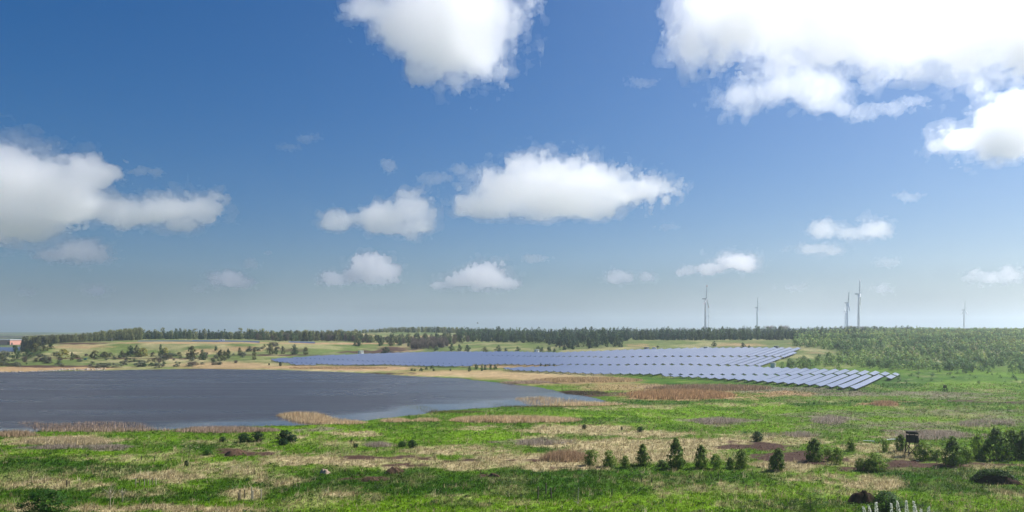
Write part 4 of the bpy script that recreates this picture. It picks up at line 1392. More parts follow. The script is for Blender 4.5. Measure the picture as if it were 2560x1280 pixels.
# ---------------------------------------------------------------- hunting stands
def hunting_stand(x, y, z, hgt, lab, rz=0.0, ladder=True):
    e = bpy.data.objects.new('hunting_stand', None)
    link(e)
    e.location = (x, y, z - .05)
    e.rotation_euler = (0, 0, rz)
    k = hgt / 5.0
    e.scale = (k * .88, k * .88, k)
    fl = 2.75
    for sx in (-1, 1):
        for sy in (-1, 1):
            MB().tube([(sx * 1.18, sy * 1.1, -.1), (sx * .92, sy * .86, fl + .05)], [.125, .11], 7).build('leg', M_WOODDK, e)
    for a, b in (((-1.14, -1.05, .5), (.95, -.9, 2.3)), ((1.13, 1.05, .5), (-.95, .9, 2.3)), ((-1.14, 1.05, .5), (-.98, -.9, 2.3))):
        MB().tube([a, b], [.08, .08], 6).build('brace', M_WOODDK, e)
    for sy in (-1, 1):
        MB().box(-1.25, 1.25, sy * 1.09 - .06, sy * 1.09 + .06, .5, .64).build('crossbar', M_WOODDK, e)
    MB().box(-1.02, 1.02, -.98, .98, fl, fl + .1).build('floor', M_WOODDK, e)
    # boarded cabin with a viewing slot all round
    for sx, nm in ((-1, 'side_wall'), (1, 'side_wall')):
        wl_ = bpy.data.objects.new(nm, None)
        wall = MB().box(sx * .95 - .02, sx * .95 + .02, -.93, .93, fl + .12, fl + 1.32).build('side_wall', M_WOODDK, e)
        bpy.data.objects.remove(wl_)
        for i in range(6):
            MB().box(sx * .985 - .012, sx * .985 + .012, -.93 + i * .312, -.93 + i * .312 + .29, fl + .1, fl + 1.34).build('board', M_WOODDK, wall)
        MB().box(sx * .95 - .025, sx * .95 + .025, -.93, .93, fl + 1.66, fl + 1.98).build('upper_board', M_WOODDK, e)
    for sy in (-1, 1):
        wall = MB().box(-.96, .96, sy * .93 - .02, sy * .93 + .02, fl + .12, fl + 1.32).build('front_wall' if sy < 0 else 'back_wall', M_WOODDK, e)
        for i in range(6):
            MB().box(-.96 + i * .322, -.96 + i * .322 + .30, sy * .965 - .012, sy * .965 + .012, fl + .1, fl + 1.34).build('board', M_WOODDK, wall)
        MB().box(-.96, .96, sy * .93 - .025, sy * .93 + .025, fl + 1.66, fl + 1.98).build('upper_board', M_WOODDK, e)
    for sx in (-1, 1):
        for sy in (-1, 1):
            MB().box(sx * .93 - .05, sx * .93 + .05, sy * .91 - .05, sy * .91 + .05, fl + .1, fl + 2.05).build('corner_post', M_WOODDK, e)
    r = MB()
    r.v = [(-1.22, -1.22, fl + 2.16), (1.22, -1.22, fl + 2.16), (1.22, 1.22, fl + 2.08), (-1.22, 1.22, fl + 2.08), (-1.22, -1.22, fl + 2.24), (1.22, -1.22, fl + 2.24), (1.22, 1.22, fl + 2.18), (-1.22, 1.22, fl + 2.18)]
    r.f = [(0, 3, 2, 1), (4, 5, 6, 7), (0, 1, 5, 4), (1, 2, 6, 5), (2, 3, 7, 6), (3, 0, 4, 7)]
    r.build('roof', M_WOODDK, e)
    if ladder:
        ld = bpy.data.objects.new('ladder', None)
        a0, a1 = (.35, -2.0, -.1), (.35, -1.02, fl + .9)
        rails = MB().tube([(.38, -2.05, -.1), (.38, -1.02, fl + .9)], [.075, .07], 6).tube([(1.0, -2.05, -.1), (1.0, -1.02, fl + .9)], [.075, .07], 6).build('ladder', M_WOODDK, e)
        bpy.data.objects.remove(ld)
        for i in range(9):
            t = (i + .8) / 10.5
            yy = -2.05 + 1.03 * t
            zz = -.1 + (fl + 1.0) * t
            MB().box(.3, 1.08, yy - .05, yy + .05, zz - .05, zz + .05).build('rung', M_WOODDK, rails)
    tag(e, lab, 'hunting stand', 'raised hunting stands')
    return e


x, y, z = hit(2280, 1140)
hunting_stand(x, y, z, 63.0 / F * y, 'dark wooden hunting stand with ladder in the near meadow', D(-6))
x, y, z = hit(2362, 979)
hunting_stand(x, y, z, 17.0 / F * y, 'small distant hunting stand on the grass right of the panels', D(10))

# ---------------------------------------------------------------- stakes and posts
STAKES = [
    (339, 1213, 1195, .05, 0, 'leftmost pale stake of the left group of seven'), (350, 1215, 1199, .05, 1, 'second stake of the left group of seven'), (361, 1214, 1199, .045, 0, 'third stake of the left group of seven'), (368, 1214, 1196, .045, 1, 'fourth stake of the left group of seven'),
    (374, 1214, 1198, .045, 0, 'fifth stake of the left group of seven'), (381, 1213, 1194, .05, 1, 'sixth stake of the left group of seven'), (390, 1212, 1195, .05, 0, 'rightmost stake of the left group of seven'),
    (597, 1253, 1231, .06, 1, 'leftmost stake of the five near the lower left'), (600, 1250, 1224, .06, 1, 'tall stake close to the leftmost of the lower five'), (612, 1247, 1224, .06, 1, 'middle stake of the lower five'), (629, 1250, 1217, .07, 0, 'tallest stake of the lower five'), (632, 1252, 1226, .06, 0, 'rightmost stake of the lower five'),
    (653, 1249, 1222, .07, 0, 'single pale post right of the lower five stakes'),
    (1345, 1248, 1216, .08, 1, 'left brown post of three in the centre'), (1365, 1235, 1208, .08, 1, 'middle brown post of three in the centre'), (1378, 1245, 1218, .08, 1, 'right brown post of three in the centre'),
    (1530, 1240, 1222, .06, 2, 'dark stake right of the pale pole'), (1604, 1206, 1194, .06, 2, 'left dark stake of two below the tree row'), (1629, 1208, 1194, .06, 2, 'right dark stake of two below the tree row'), (1499, 1203, 1192, .05, 2, 'small dark stake left of the two'), (1750, 1196, 1180, .05, 2, 'thin dark stake below the dark row tree'), (1778, 1198, 1186, .05, 2, 'thin dark stake in the straw below the row'), (1795, 1198, 1184, .05, 2, 'thin dark stake rightmost below the row'),
    (353, 1152, 1139, .05, 2, 'dark thistle stalk like stake left of the willow'), (387, 1153, 1141, .05, 2, 'dark thin stake nearer the willow'), (167, 1218, 1200, .07, 2, 'dark stake above the bottom left bush'), (168 + 5, 1216, 1203, .05, 2, 'second dark stake above the bottom left bush'),
]
for px, b, t, r, c, lab in STAKES:
    x, y, z = hit(px, b)
    h = (b - t) / F * y
    jx, jy = random.uniform(-.06, .06), random.uniform(-.06, .06)
    o = MB().tube([(0, 0, -.15), (jx * .5, jy * .5, h * .5), (jx, jy, h * .97), (jx, jy, h)], [r * 1.4, r * 1.35, r * 1.3, r * .6], 7).build('stake', (M_WOODPALE, M_WOODGREY, M_WOODDK)[c], None, loc=(x, y, z))
    tag(o, lab, 'stake', 'wooden stakes in the meadow')
# pale pole with crossed feet
x, y, z = hit(1445, 1259)
e = bpy.data.objects.new('pale_pole', None)
link(e)
e.location = (x, y, z)
MB().tube([(0, 0, -.1), (.02, 0, 1.2), (.09, 0, 2.25)], [.075, .065, .05], 8).build('pole', M_WOODPALE, e)
MB().tube([(-.6, .1, .32), (0, -.05, .12), (.1, -.1, .05)], [.04, .05, .05], 6).build('foot', M_WOODPALE, e)
MB().tube([(.38, .1, .30), (0, .05, .16), (-.1, 0, .05)], [.04, .05, .05], 6).build('foot', M_WOODPALE, e)
MB().tube([(-.1, -.5, .10), (0, 0, .15), (.1, .5, .12)], [.035, .05, .035], 6).build('foot', M_WOODPALE, e)
tag(e, 'pale bleached pole on crossed feet in the foreground', 'pole')


# ---------------------------------------------------------------- heaps
def heap(name, px, base, top, wpx, mat, lab, cat, seed, col=None):
    x, y, z = hit(px, base)
    h = (base - top) / F * y
    w = wpx / F * y
    n, mrings = 40, 12
    V = []
    for i in range(mrings + 1):
        t = i / mrings
        for j in range(n):
            a = 2 * math.pi * j / n
            r = (1 - t) * .5 * w * (1 + .25 * math.sin(2 * a + seed) + .12 * math.sin(5 * a + seed * 2))
            V.append((r * math.cos(a), r * .7 * math.sin(a), h * (1 - (1 - t) ** 1.9)))
    V = np.array(V)
    V[:, 2] += (fbm2(V[:, 0] * 2.2 + seed, V[:, 1] * 2.2, seed, 4) - .5) * h * .7 * (V[:, 2] / h + .15)
    V[:, 2] -= .15
    Q = [(i * n + j, i * n + (j + 1) % n, (i + 1) * n + (j + 1) % n, (i + 1) * n + j) for i in range(mrings) for j in range(n)]
    o = obj(name, mesh_np(name, V, Q, mat, None, True), None, (x, y, z))
    if lab:
        tag(o, lab, cat)
    return o


M_EARTH = simple_mat('dark_earth', (.036, .021, .014), .95, .05, .5, 2.5)
M_HUMUS = simple_mat('root_litter', (.10, .062, .040), .95, .05, .4, 3)
M_STRAWH = simple_mat('matted_straw', (.36, .27, .20), .95, .05, .25, 3)
heap('earth_mound', 2156, 1256, 1227, 76, M_EARTH, 'dark bare earth mound near the bottom right', 'mound', 1)
heap('brush_pile', 1236, 1192, 1180, 32, M_HUMUS, 'small reddish brush pile in the dark green grass', 'brush pile', 3)
heap('straw_heap', 812, 1183, 1170, 34, M_STRAWH, 'small pinkish heap of matted straw', 'straw heap', 4)
heap('brush_pile', 588, 1137, 1121, 60, M_HUMUS, 'long reddish brown brush pile left of the dark bushes', 'brush pile', 5)
heap('brush_pile', 985, 1182, 1166, 52, M_HUMUS, 'olive brown brush pile in the centre foreground', 'brush pile', 6)
heap('brush_pile', 925, 1202, 1191, 42, M_HUMUS, 'flat dark brush pile below the centre one', 'brush pile', 7)

# white pipe lying in the grass left of the hunting stand
for a, bb, lab in (((2158, 1106), (2186, 1107.5), 'short white pipe lying in the grass left of the hunting stand'), ((2210, 1104.5), (2246, 1102), 'longer white pipe lying in the grass beside the hunting stand')):
    p0, p1 = hit(*a), hit(*bb)
    o = MB().tube([(0, 0, .35), ((p1[0] - p0[0]) * .5, (p1[1] - p0[1]) * .5, .42), (p1[0] - p0[0], p1[1] - p0[1], p1[2] - p0[2] + .36)], [.09, .09, .09], 8).build('pipe', M_CAB, None, loc=p0)
    tag(o, lab, 'pipe', 'white pipes in the meadow')
# ---------------------------------------------------------------- reeds, grass and other uncountable growth
def blades(P, h, w, lean, col, rng, k=4, spread=.12):
    """k tapering slivers at each point; returns V and colours"""
    n = len(P)
    P = np.repeat(P, k, 0)
    hh = np.repeat(h, k) * (.55 + .7 * rng.random(n * k))
    ww = np.repeat(w, k) * (.7 + .6 * rng.random(n * k))
    th = rng.random(n * k) * 6.283
    base = P.copy()
    base[:, 0] += rng.normal(size=n * k) * np.repeat(spread, k) if np.ndim(spread) else rng.normal(size=n * k) * spread
    base[:, 1] += rng.normal(size=n * k) * (np.repeat(spread, k) if np.ndim(spread) else spread)
    base[:, 2] -= .05
    lx = np.cos(th) * np.repeat(lean, k) * hh * rng.random(n * k) + .12 * hh
    ly = np.sin(th) * np.repeat(lean, k) * hh * rng.random(n * k)
    top = base + np.stack([lx, ly, hh], 1)
    ph = rng.random(n * k) * 6.283
    s = np.stack([np.cos(ph) * ww * .5, np.sin(ph) * ww * .5, np.zeros(n * k)], 1)
    V = np.stack([base - s, base + s, top], 1).reshape(-1, 3)
    c = np.repeat(col, k, 0) * (1 + .22 * rng.normal(size=(n * k, 1)))
    return V, np.clip(np.repeat(c, 3, 0), .004, .8)


def grass_obj(name, V, C, lab, parent=None):
    # tufts of fine blades shade like a soft upright pile
    N = np.zeros_like(V)
    N[:, 2] = 1
    N += RNG.normal(size=(len(V) // 3, 3)).repeat(3, 0) * .33
    N /= np.linalg.norm(N, axis=1)[:, None]
    o = obj(name, mesh_np(name, V, np.arange(len(V)).reshape(-1, 3), M_GRASS, C, True, normals=N), parent)
    tag(o, lab, None, None, 'stuff')
    return o


def build_grass():
    n = 130000
    rng = np.random.default_rng(11)
    # denser close by
    u = rng.random(n)
    Y = 98 * (345 / 98.) ** (u ** 1.15)
    X = (rng.uniform(-160, 2720, n) - CX) / F * Y
    Z = height(X, Y)
    k = (Z > WATER_Z + .15)
    X, Y, Z = X[k], Y[k], Z[k]
    W = cover(X, Y, Z)
    c = cover_col(W, Y)
    dry = np.clip(W[0], 0, 1)
    stem = np.clip(W[3], 0, 1)
    soil = np.clip(W[4], 0, 1)
    P = np.stack([X, Y, Z], 1)
    r = rng.random(len(X))
    isdry = r < (dry * .8 + .04) * (1 - .75 * np.clip(W[1], 0, 1))
    g = ~isdry & (rng.random(len(X)) > soil * .9)
    size = np.interp(Y, [98, 345], [1, 1.5])
    cg = c[g] * rng.uniform(.7, 1.45, (g.sum(), 1)) * (1 + rng.normal(size=(g.sum(), 1)) * np.array((.12, .04, .1)))
    hg = (.16 + .26 * rng.random(g.sum())) * size[g] * (1 + .5 * np.clip(W[1], 0, 1)[g])
    V, C = blades(P[g], hg, .10 * size[g], np.full(g.sum(), .55), cg, rng, 4, .16)
    grass_obj('green_grass', V, C, 'lush green meadow grass in tufts over the foreground')
    d = isdry & (soil < .35)
    cd = np.array((.46, .38, .205))[None] * (1 - .35 * rng.random((d.sum(), 1))) * (1 + rng.normal(size=(d.sum(), 1)) * np.array((.03, .05, .12)))
    cd = cd * (1 - .5 * stem[d][:, None]) + np.array((.25, .20, .155)) * .5 * stem[d][:, None]
    hd = (.30 + .38 * rng.random(d.sum())) * size[d] * np.where(rng.random(d.sum()) < .06, 1.9, 1)
    V, C = blades(P[d], hd, .075 * size[d], np.full(d.sum(), .6), cd, rng, 5, .2)
    # tall wind bent tussocks stand out of the near grass
    n = 1500
    Yt = 98 * (230 / 98.) ** rng.random(n)
    Xt = (rng.uniform(-120, 2680, n) - CX) / F * Yt
    Zt = height(Xt, Yt)
    Wt = cover(Xt, Yt, Zt)
    kk = (rng.random(n) < .10 + .75 * np.clip(Wt[0], 0, 1)) & (Wt[4] < .4) & (fbm2(Xt / 11, Yt / 11, 93, 2) > .42)
    Pt = np.stack([Xt, Yt, Zt], 1)[kk]
    ct = np.array((.52, .44, .29))[None] * (1 + .15 * rng.normal(size=(len(Pt), 1)))
    V2, C2 = blades(Pt, .75 + .6 * rng.random(len(Pt)), np.full(len(Pt), .045), np.full(len(Pt), .75), ct, rng, 14, .22)
    V = np.concatenate([V, V2])
    C = np.concatenate([C, C2])
    grass_obj('dry_grass', V, C, 'pale dry grass tufts scattered over the foreground')
    # leafy herbs in the lush places
    n = 5200
    Yt = 98 * (240 / 98.) ** rng.random(n)
    Xt = (rng.uniform(-120, 2680, n) - CX) / F * Yt
    Zt = height(Xt, Yt)
    Wt = cover(Xt, Yt, Zt)
    kk = (rng.random(n) < .25 + .5 * np.clip(Wt[1], 0, 1)) & (Wt[0] < .5) & (Wt[4] < .3) & (Zt > .1)
    P = np.stack([Xt, Yt, Zt], 1)[kk]
    m = len(P)
    q = 22
    hh = .35 + .45 * rng.random(m)
    off = rng.normal(size=(m, q, 3)) * np.stack([hh * .5, hh * .5, hh * .3], 1)[:, None, :]
    cc = P[:, None, :] + off
    cc[..., 2] = P[:, None, 2] + np.abs(off[..., 2]) + hh[:, None] * .25
    cc = cc.reshape(-1, 3)
    up = np.zeros_like(cc)
    up[:, 2] = 1
    T = tri_leaves(cc, .2, rng, 0, up).reshape(-1, 3)
    base = np.where(rng.random((m, 1)) < .6, np.array((.030, .085, .004))[None], np.array((.11, .20, .008))[None])
    col = np.repeat(np.repeat(base, q, 0) * (1 + .25 * rng.normal(size=(m * q, 1))), 3, 0).clip(.003, 1)
    o = obj('meadow_herbs', mesh_np('meadow_herbs', T, np.arange(len(T)).reshape(-1, 3), M_LEAF, col))
    tag(o, 'leafy dark and light green herbs among the foreground grass', None, None, 'stuff')


def bed(name, px, py, rx, ry, n, h, col, lab, seed, w=.1, lean=.15, thick=1.0):
    """a bed of stalks standing on the ground around the place seen at px, py"""
    rng = np.random.default_rng(seed)
    a = rng.random(n) * 6.283
    r = np.sqrt(rng.random(n))
    qx = px + rx * r * np.cos(a)
    qy = py + ry * r * np.sin(a)
    Y = H * F / (qy - HOR)
    for _ in range(3):
        X = (qx - CX) / F * Y
        Z = height(X, Y)
        Y = (H - Z) * F / (qy - HOR)
    X = (qx - CX) / F * Y
    Z = np.maximum(height(X, Y), WATER_Z - .6)
    edge = fbm2(X / 7, Y / 7, seed, 3) * .7 + fbm2(X / 2, Y / 2, seed + 5, 2) * .3
    k = edge + .2 * rng.random(n) > (.26 if name != 'dead_stems' else .42) + .42 * r ** 3
    P = np.stack([X, Y, Z], 1)[k]
    hh = h * (.75 + .4 * rng.random(len(P))) * (1.08 - .6 * r[k] ** 2.5) + np.maximum(0, WATER_Z - P[:, 2])
    c = np.asarray(col)[None] * (1 + .12 * rng.normal(size=(len(P), 1))) * (1 + rng.normal(size=(len(P), 1)) * np.array((.02, .03, .08)))
    V, C = blades(P, hh, np.full(len(P), w), np.full(len(P), lean), c, rng, 3, .25 * thick)
    return grass_obj(name, V, C, lab)


REED = (.68, .49, .29)
BROWN = (.42, .31, .23)
VIOL = (.34, .285, .235)
build_grass()
bed('reed_bed', 770, 1057, 84, 4, 4200, 1.15, REED, 'bright orange tan reed bed standing in the lake edge', 1, lean=.1)
bed('reed_bed', 1290, 1052, 165, 6, 7500, 1.4, REED, 'long orange tan reed bed in the middle of the near shore', 2)
bed('reed_bed', 1195, 1052, 70, 5, 2600, 1.3, REED, 'left end clump of the long reed bed', 12)
bed('reed_bed', 1412, 1148, 58, 8, 2800, 1.7, (.40, .27, .165), 'rounded brown reed clump left of the young tree row', 3, .08)
bed('reed_bed', 870, 1058, 50, 4, 900, .9, REED, 'low tan reed clump right of the bright reed bed', 4)
bed('reed_bed', 990, 1053, 40, 3, 700, 1.0, REED, 'small tan reed clump left of the long reed bed', 5)
bed('reed_bed', 1070, 1052, 40, 3, 700, 1.0, REED, 'small tan reed clump next to the long reed bed', 6)
bed('reed_bed', 1690, 990, 150, 9, 7000, 2.2, (.44, .275, .145), 'large russet reed bed at the right tip of the lake', 7, .16)
bed('reed_bed', 1780, 972, 170, 6, 4500, 1.8, (.29, .20, .13), 'dull brown reed belt behind the russet bed', 8, .18)
bed('reed_bed', 1470, 951, 140, 6, 4000, 1.6, (.47, .34, .185), 'tan reed belt between panels and lake tip', 9, .2)
bed('reed_bed', 1430, 1012, 150, 4, 3200, 1.2, REED, 'narrow tan reed fringe along the near right shore', 10)
bed('reed_bed', 2210, 1011, 34, 4, 900, 1.3, (.40, .25, .15), 'small russet reed patch alone in the right meadow', 13, .14)
bed('reed_bed', 1320, 957, 70, 3, 1200, 1.2, BROWN, 'thin brown reed fringe on the far shore near the lake tip', 14, .16)
bed('reed_bed', 250, 1076, 210, 5, 3200, 1.0, BROWN, 'long brown reed belt in the shallows on the left', 15, .1)
bed('reed_bed', 560, 1077, 140, 6, 3400, 1.1, BROWN, 'greyish brown reed belt left of the bright reed bed', 16, .1)
bed('reed_bed', 40, 1088, 60, 5, 1400, 1.2, (.42, .31, .20), 'tan reeds at the left edge of the near shore', 17, .1)
bed('reed_bed', 170, 1106, 110, 7, 3600, 1.1, (.56, .46, .28), 'pale straw coloured grass belt below the left shallows', 18, .1)
bed('reed_bed', 850, 920, 130, 3, 2600, 1.0, (.52, .37, .20), 'tan reed strip on the far shore below the left panels', 19, .22)
bed('dead_stems', 205, 1120, 150, 5, 1530, 1.0, VIOL, 'grey violet dead stems left of the willow', 20, .06)
bed('dead_stems', 940, 1114, 38, 6, 675, 1.0, VIOL, 'grey violet dead stem patch in the central meadow', 21, .06)
bed('dead_stems', 1345, 1109, 80, 5, 990, 1.0, VIOL, 'grey violet dead stem belt above the brown reed clump', 22, .06)
bed('dead_stems', 1800, 1054, 85, 8, 1170, 1.1, VIOL, 'grey violet dead stems in the bright right meadow', 23, .09)
bed('dead_stems', 2075, 1052, 55, 11, 1080, 1.1, VIOL, 'grey violet dead stem patch above the row of trees', 24, .09)
bed('dead_stems', 2330, 1090, 110, 12, 1800, 1.1, VIOL, 'grey violet dead stems behind the hunting stand', 25, .08)
bed('dead_stems', 1985, 1088, 80, 8, 990, 1.0, VIOL, 'grey violet dead stems left of the hunting stand', 26, .08)
bed('dead_stems', 2460, 1060, 90, 10, 1080, 1.1, VIOL, 'grey violet dead stems at the right edge meadow', 27, .09)
bed('sedge_fringe', 1120, 1030, 130, 3, 1200, .5, (.16, .15, .06), 'dark sedge fringe dotting the near waterline', 28, .12)
bed('sedge_fringe', 1330, 1017, 130, 2, 900, .5, (.16, .15, .06), 'dark sedge fringe along the right near waterline', 29, .12)
bed('sedge_fringe', 1460, 983, 60, 5, 1200, .7, (.12, .09, .06), 'dark wet sedge at the far side of the lake tip', 30, .18)

# bramble growing over its hollow
x, y, z = hit(2490, 1207)
rng = np.random.default_rng(77)
n = 2600
a = rng.random(n) * 6.283
t = rng.random(n)
w, h = 112 / F * y, 27 / F * y
C = np.stack([x + .5 * w * np.sqrt(t) * np.cos(a), y + .38 * w * np.sqrt(t) * np.sin(a) + .5, z + h * (1 - t ** 1.5) * (.85 + .3 * rng.random(n))], 1)
k = (C[:, 1] > y - .1 - rng.random(n) * .5) | (C[:, 2] > z + h * .75)
C = C[k]
oo = np.zeros_like(C)
oo[:, 2] = 1
T = tri_leaves(C, .34, rng, 0, oo)
o = obj('bramble', None)
obj('leaves', mesh_np('leaves', T.reshape(-1, 3), np.arange(3 * len(C)).reshape(-1, 3), M_LEAF, np.repeat(np.array((.05, .11, .016))[None] * (1 + .25 * rng.normal(size=(len(C), 1))), 3, 0).clip(.005, 1)), o)
hb = heap('hollow', 2490, 1207, 1186, 96, M_EARTH, None, None, 2)
hb.parent = o
tag(o, 'low green bramble arching over a dark hollow on the right', 'bramble')


# leafless white sapling in the left foreground
def bare_sapling(px, base, top, lab, seed):
    r = random.Random(seed)
    x, y, z = hit(px, base)
    h = (base - top) / F * y
    e = bpy.data.objects.new('bare_sapling', None)
    link(e)
    e.location = (x, y, z)
    MB().tube([(0, 0, -.1), (.05, 0, h * .35), (.02, 0, h * .6)], [.07, .05, .035], 6).build('trunk', M_WOODPALE, e)
    m = MB()
    for i in range(26):
        a = r.uniform(0, 6.28)
        z0 = h * r.uniform(.35, .62)
        l = h * r.uniform(.2, .42)
        sp = r.uniform(.35, .9)
        p1 = (.03 + l * .5 * sp * math.cos(a), l * .5 * sp * math.sin(a), z0 + l * .45)
        p2 = (.03 + l * sp * math.cos(a), l * sp * math.sin(a), z0 + l * .95)
        m.tube([(.03, 0, z0), p1, p2], [.028, .018, .006], 4)
    m.build('crown', M_WOODPALE, e)
    tag(e, lab, 'sapling', 'leafless saplings')


bare_sapling(275, 1272, 1208, 'pale leafless sapling with fan of twigs at the lower left', 5)
bare_sapling(306, 1256, 1218, 'short leaning leafless sapling right of the pale one', 6)


# white blossom spikes of a shrub on the slope below the camera
M_PETAL = leaf_mat('white_petals', .5, .05)


def blossom_shrub():
    rng = np.random.default_rng(5)
    Y = 15.0
    x0 = (2255 - CX) / F * Y
    z0 = hz(x0, Y)
    e = bpy.data.objects.new('blossom_shrub', None)
    link(e)
    e.location = (x0, Y, z0)
    tips = [(2158, 1266, -.25), (2172, 1264, -.2), (2190, 1256, -.06), (2228, 1258, -.05), (2243, 1252, -.12), (2265, 1252, -.08), (2284, 1253, -.15), (2303, 1272, .02), (2322, 1266, .05), (2205, 1283, .1), (2333, 1281, .05), (2140, 1285, -.2), (2290, 1290, .1)]
    stem = MB()
    for px, py, ln in tips:
        yy = Y + rng.uniform(-.5, .5)
        tp = Vector(((px - CX) / F * yy - x0, yy - Y, H + (HOR - py) / F * yy - z0))
        L = .26
        b = tp + Vector((-ln * L, 0, -L))
        stem.tube([(rng.normal() * .12, rng.normal() * .12, 0), (b.x * .5, b.y * .5, b.z * .55), tuple(b), tuple(tp)], [.018, .012, .006, .002], 5)
        n = 150
        t = rng.random(n)
        C = np.array(b)[None] + (np.array(tp) - np.array(b))[None] * t[:, None]
        a = rng.random(n) * 6.283
        rad = .030 * (1 - t * .75) + .006
        C = C + np.stack([np.cos(a) * rad, np.sin(a) * rad, rng.normal(size=n) * .008], 1)
        T = tri_leaves(C, .020, rng)
        col = np.repeat(np.array((.80, .80, .72))[None] * (1 + .12 * rng.normal(size=(n, 1))), 3, 0).clip(.1, .9)
        obj('blossom_spike', mesh_np('blossom_spike', T.reshape(-1, 3), np.arange(3 * n).reshape(-1, 3), M_PETAL, col), e)
    stem.build('stem', M_BARK, e)
    n = 1500
    C = np.stack([rng.normal(size=n) * .55, rng.normal(size=n) * .45, np.abs(rng.normal(size=n)) * .55 + .3], 1)
    top = H + (HOR - 1292) / F * Y - z0
    C[:, 2] = np.minimum(C[:, 2], top - .1 * rng.random(n))
    T = tri_leaves(C, .07, rng)
    obj('leaves', mesh_np('leaves', T.reshape(-1, 3), np.arange(3 * n).reshape(-1, 3), M_LEAF, np.repeat(np.array((.06, .13, .02))[None] * (1 + .2 * rng.normal(size=(n, 1))), 3, 0).clip(.01, 1)), e)
    tag(e, 'shrub with upright white blossom spikes at the bottom right edge', 'shrub')


blossom_shrub()

# pale rubble along the far left shore
rng = np.random.default_rng(41)
m = MB()
for i in range(170):
    px = rng.uniform(-20, 262)
    x, y, z = hit(px, np.interp(px, [-20, 40, 150, 262], [932, 931.5, 927, 924.5]) - rng.random() ** 2 * (2 if px < 150 else 4))
    s = rng.uniform(.25, .8)
    n = len(m.v)
    pts = rng.normal(size=(8, 3))
    for (sx, sy, sz) in ((-1, -1, -1), (1, -1, -1), (1, 1, -1), (-1, 1, -1), (-1, -1, 1), (1, -1, 1), (1, 1, 1), (-1, 1, 1)):
        j = rng.uniform(.55, 1.1, 3)
        m.v.append((x + sx * s * j[0], y + sy * s * j[1], z + sz * s * .6 * j[2]))
    m.f += [tuple(n + k for k in q) for q in ((0, 3, 2, 1), (4, 5, 6, 7), (0, 1, 5, 4), (1, 2, 6, 5), (2, 3, 7, 6), (3, 0, 4, 7))]
o = m.build('rubble', simple_mat('pale_stone', (.46, .40, .34), .9, .1, .2, .5))
tag(o, 'pale stone rubble along the far left waterline', None, None, 'stuff')

# a bird against the sky
x, y, z = wpt(1194, 808, 260)
bd = MB()
bd.tube([(-.28, 0, 0), (0, 0, .02), (.22, 0, .03), (.34, 0, .02)], [.02, .09, .07, .01], 6)
bird = bd.build('bird', M_DARK, None, loc=(x, y, z))
for sy in (-1, 1):
    wg = MB()
    wg.v = [(.12, sy * .05, .05), (-.14, sy * .05, .04), (-.2, sy * .45, .22), (.02, sy * .5, .24), (-.22, sy * .85, .12)]
    wg.f = [(0, 1, 2, 3), (3, 2, 4)]
    wg.build('wing', M_DARK, bird)
tag(bird, 'tiny dark bird flying low over the hilltop', 'bird')
# ---------------------------------------------------------------- clouds: lumpy bodies of scattering vapour
def vol_mat(name, density, color=(1, 1, 1), aniso=0.0):
    m, n, l, out = mat_new(name)
    v = n.new('ShaderNodeVolumeScatter')
    v.inputs['Color'].default_value = (*color, 1)
    v.inputs['Density'].default_value = density
    v.inputs['Anisotropy'].default_value = aniso
    l.new(v.outputs['Volume'], out.inputs['Volume'])
    try:
        m.cycles.homogeneous_volume = True
    except Exception:
        pass
    return m


def up_matrix(n, freq, length, off):
    """interpolation weights from a random lattice to n samples"""
    x = np.arange(n) / n * length * freq + off
    m = int(math.ceil(x.max())) + 3
    i = np.floor(x).astype(int)
    t = x - i
    t = t * t * (3 - 2 * t)
    W = np.zeros((n, m), np.float32)
    W[np.arange(n), i] = 1 - t
    W[np.arange(n), i + 1] = t
    return W


def grid_noise(shape, size, freq, rng):
    Ws = [up_matrix(n, freq, s, rng.random()) for n, s in zip(shape, size)]
    L = rng.random(tuple(W.shape[1] for W in Ws)).astype(np.float32)
    a = np.tensordot(Ws[0], L, (1, 0))
    a = np.tensordot(a, Ws[1], (1, 1)).transpose(0, 2, 1)
    a = np.tensordot(a, Ws[2], (2, 1))
    return a


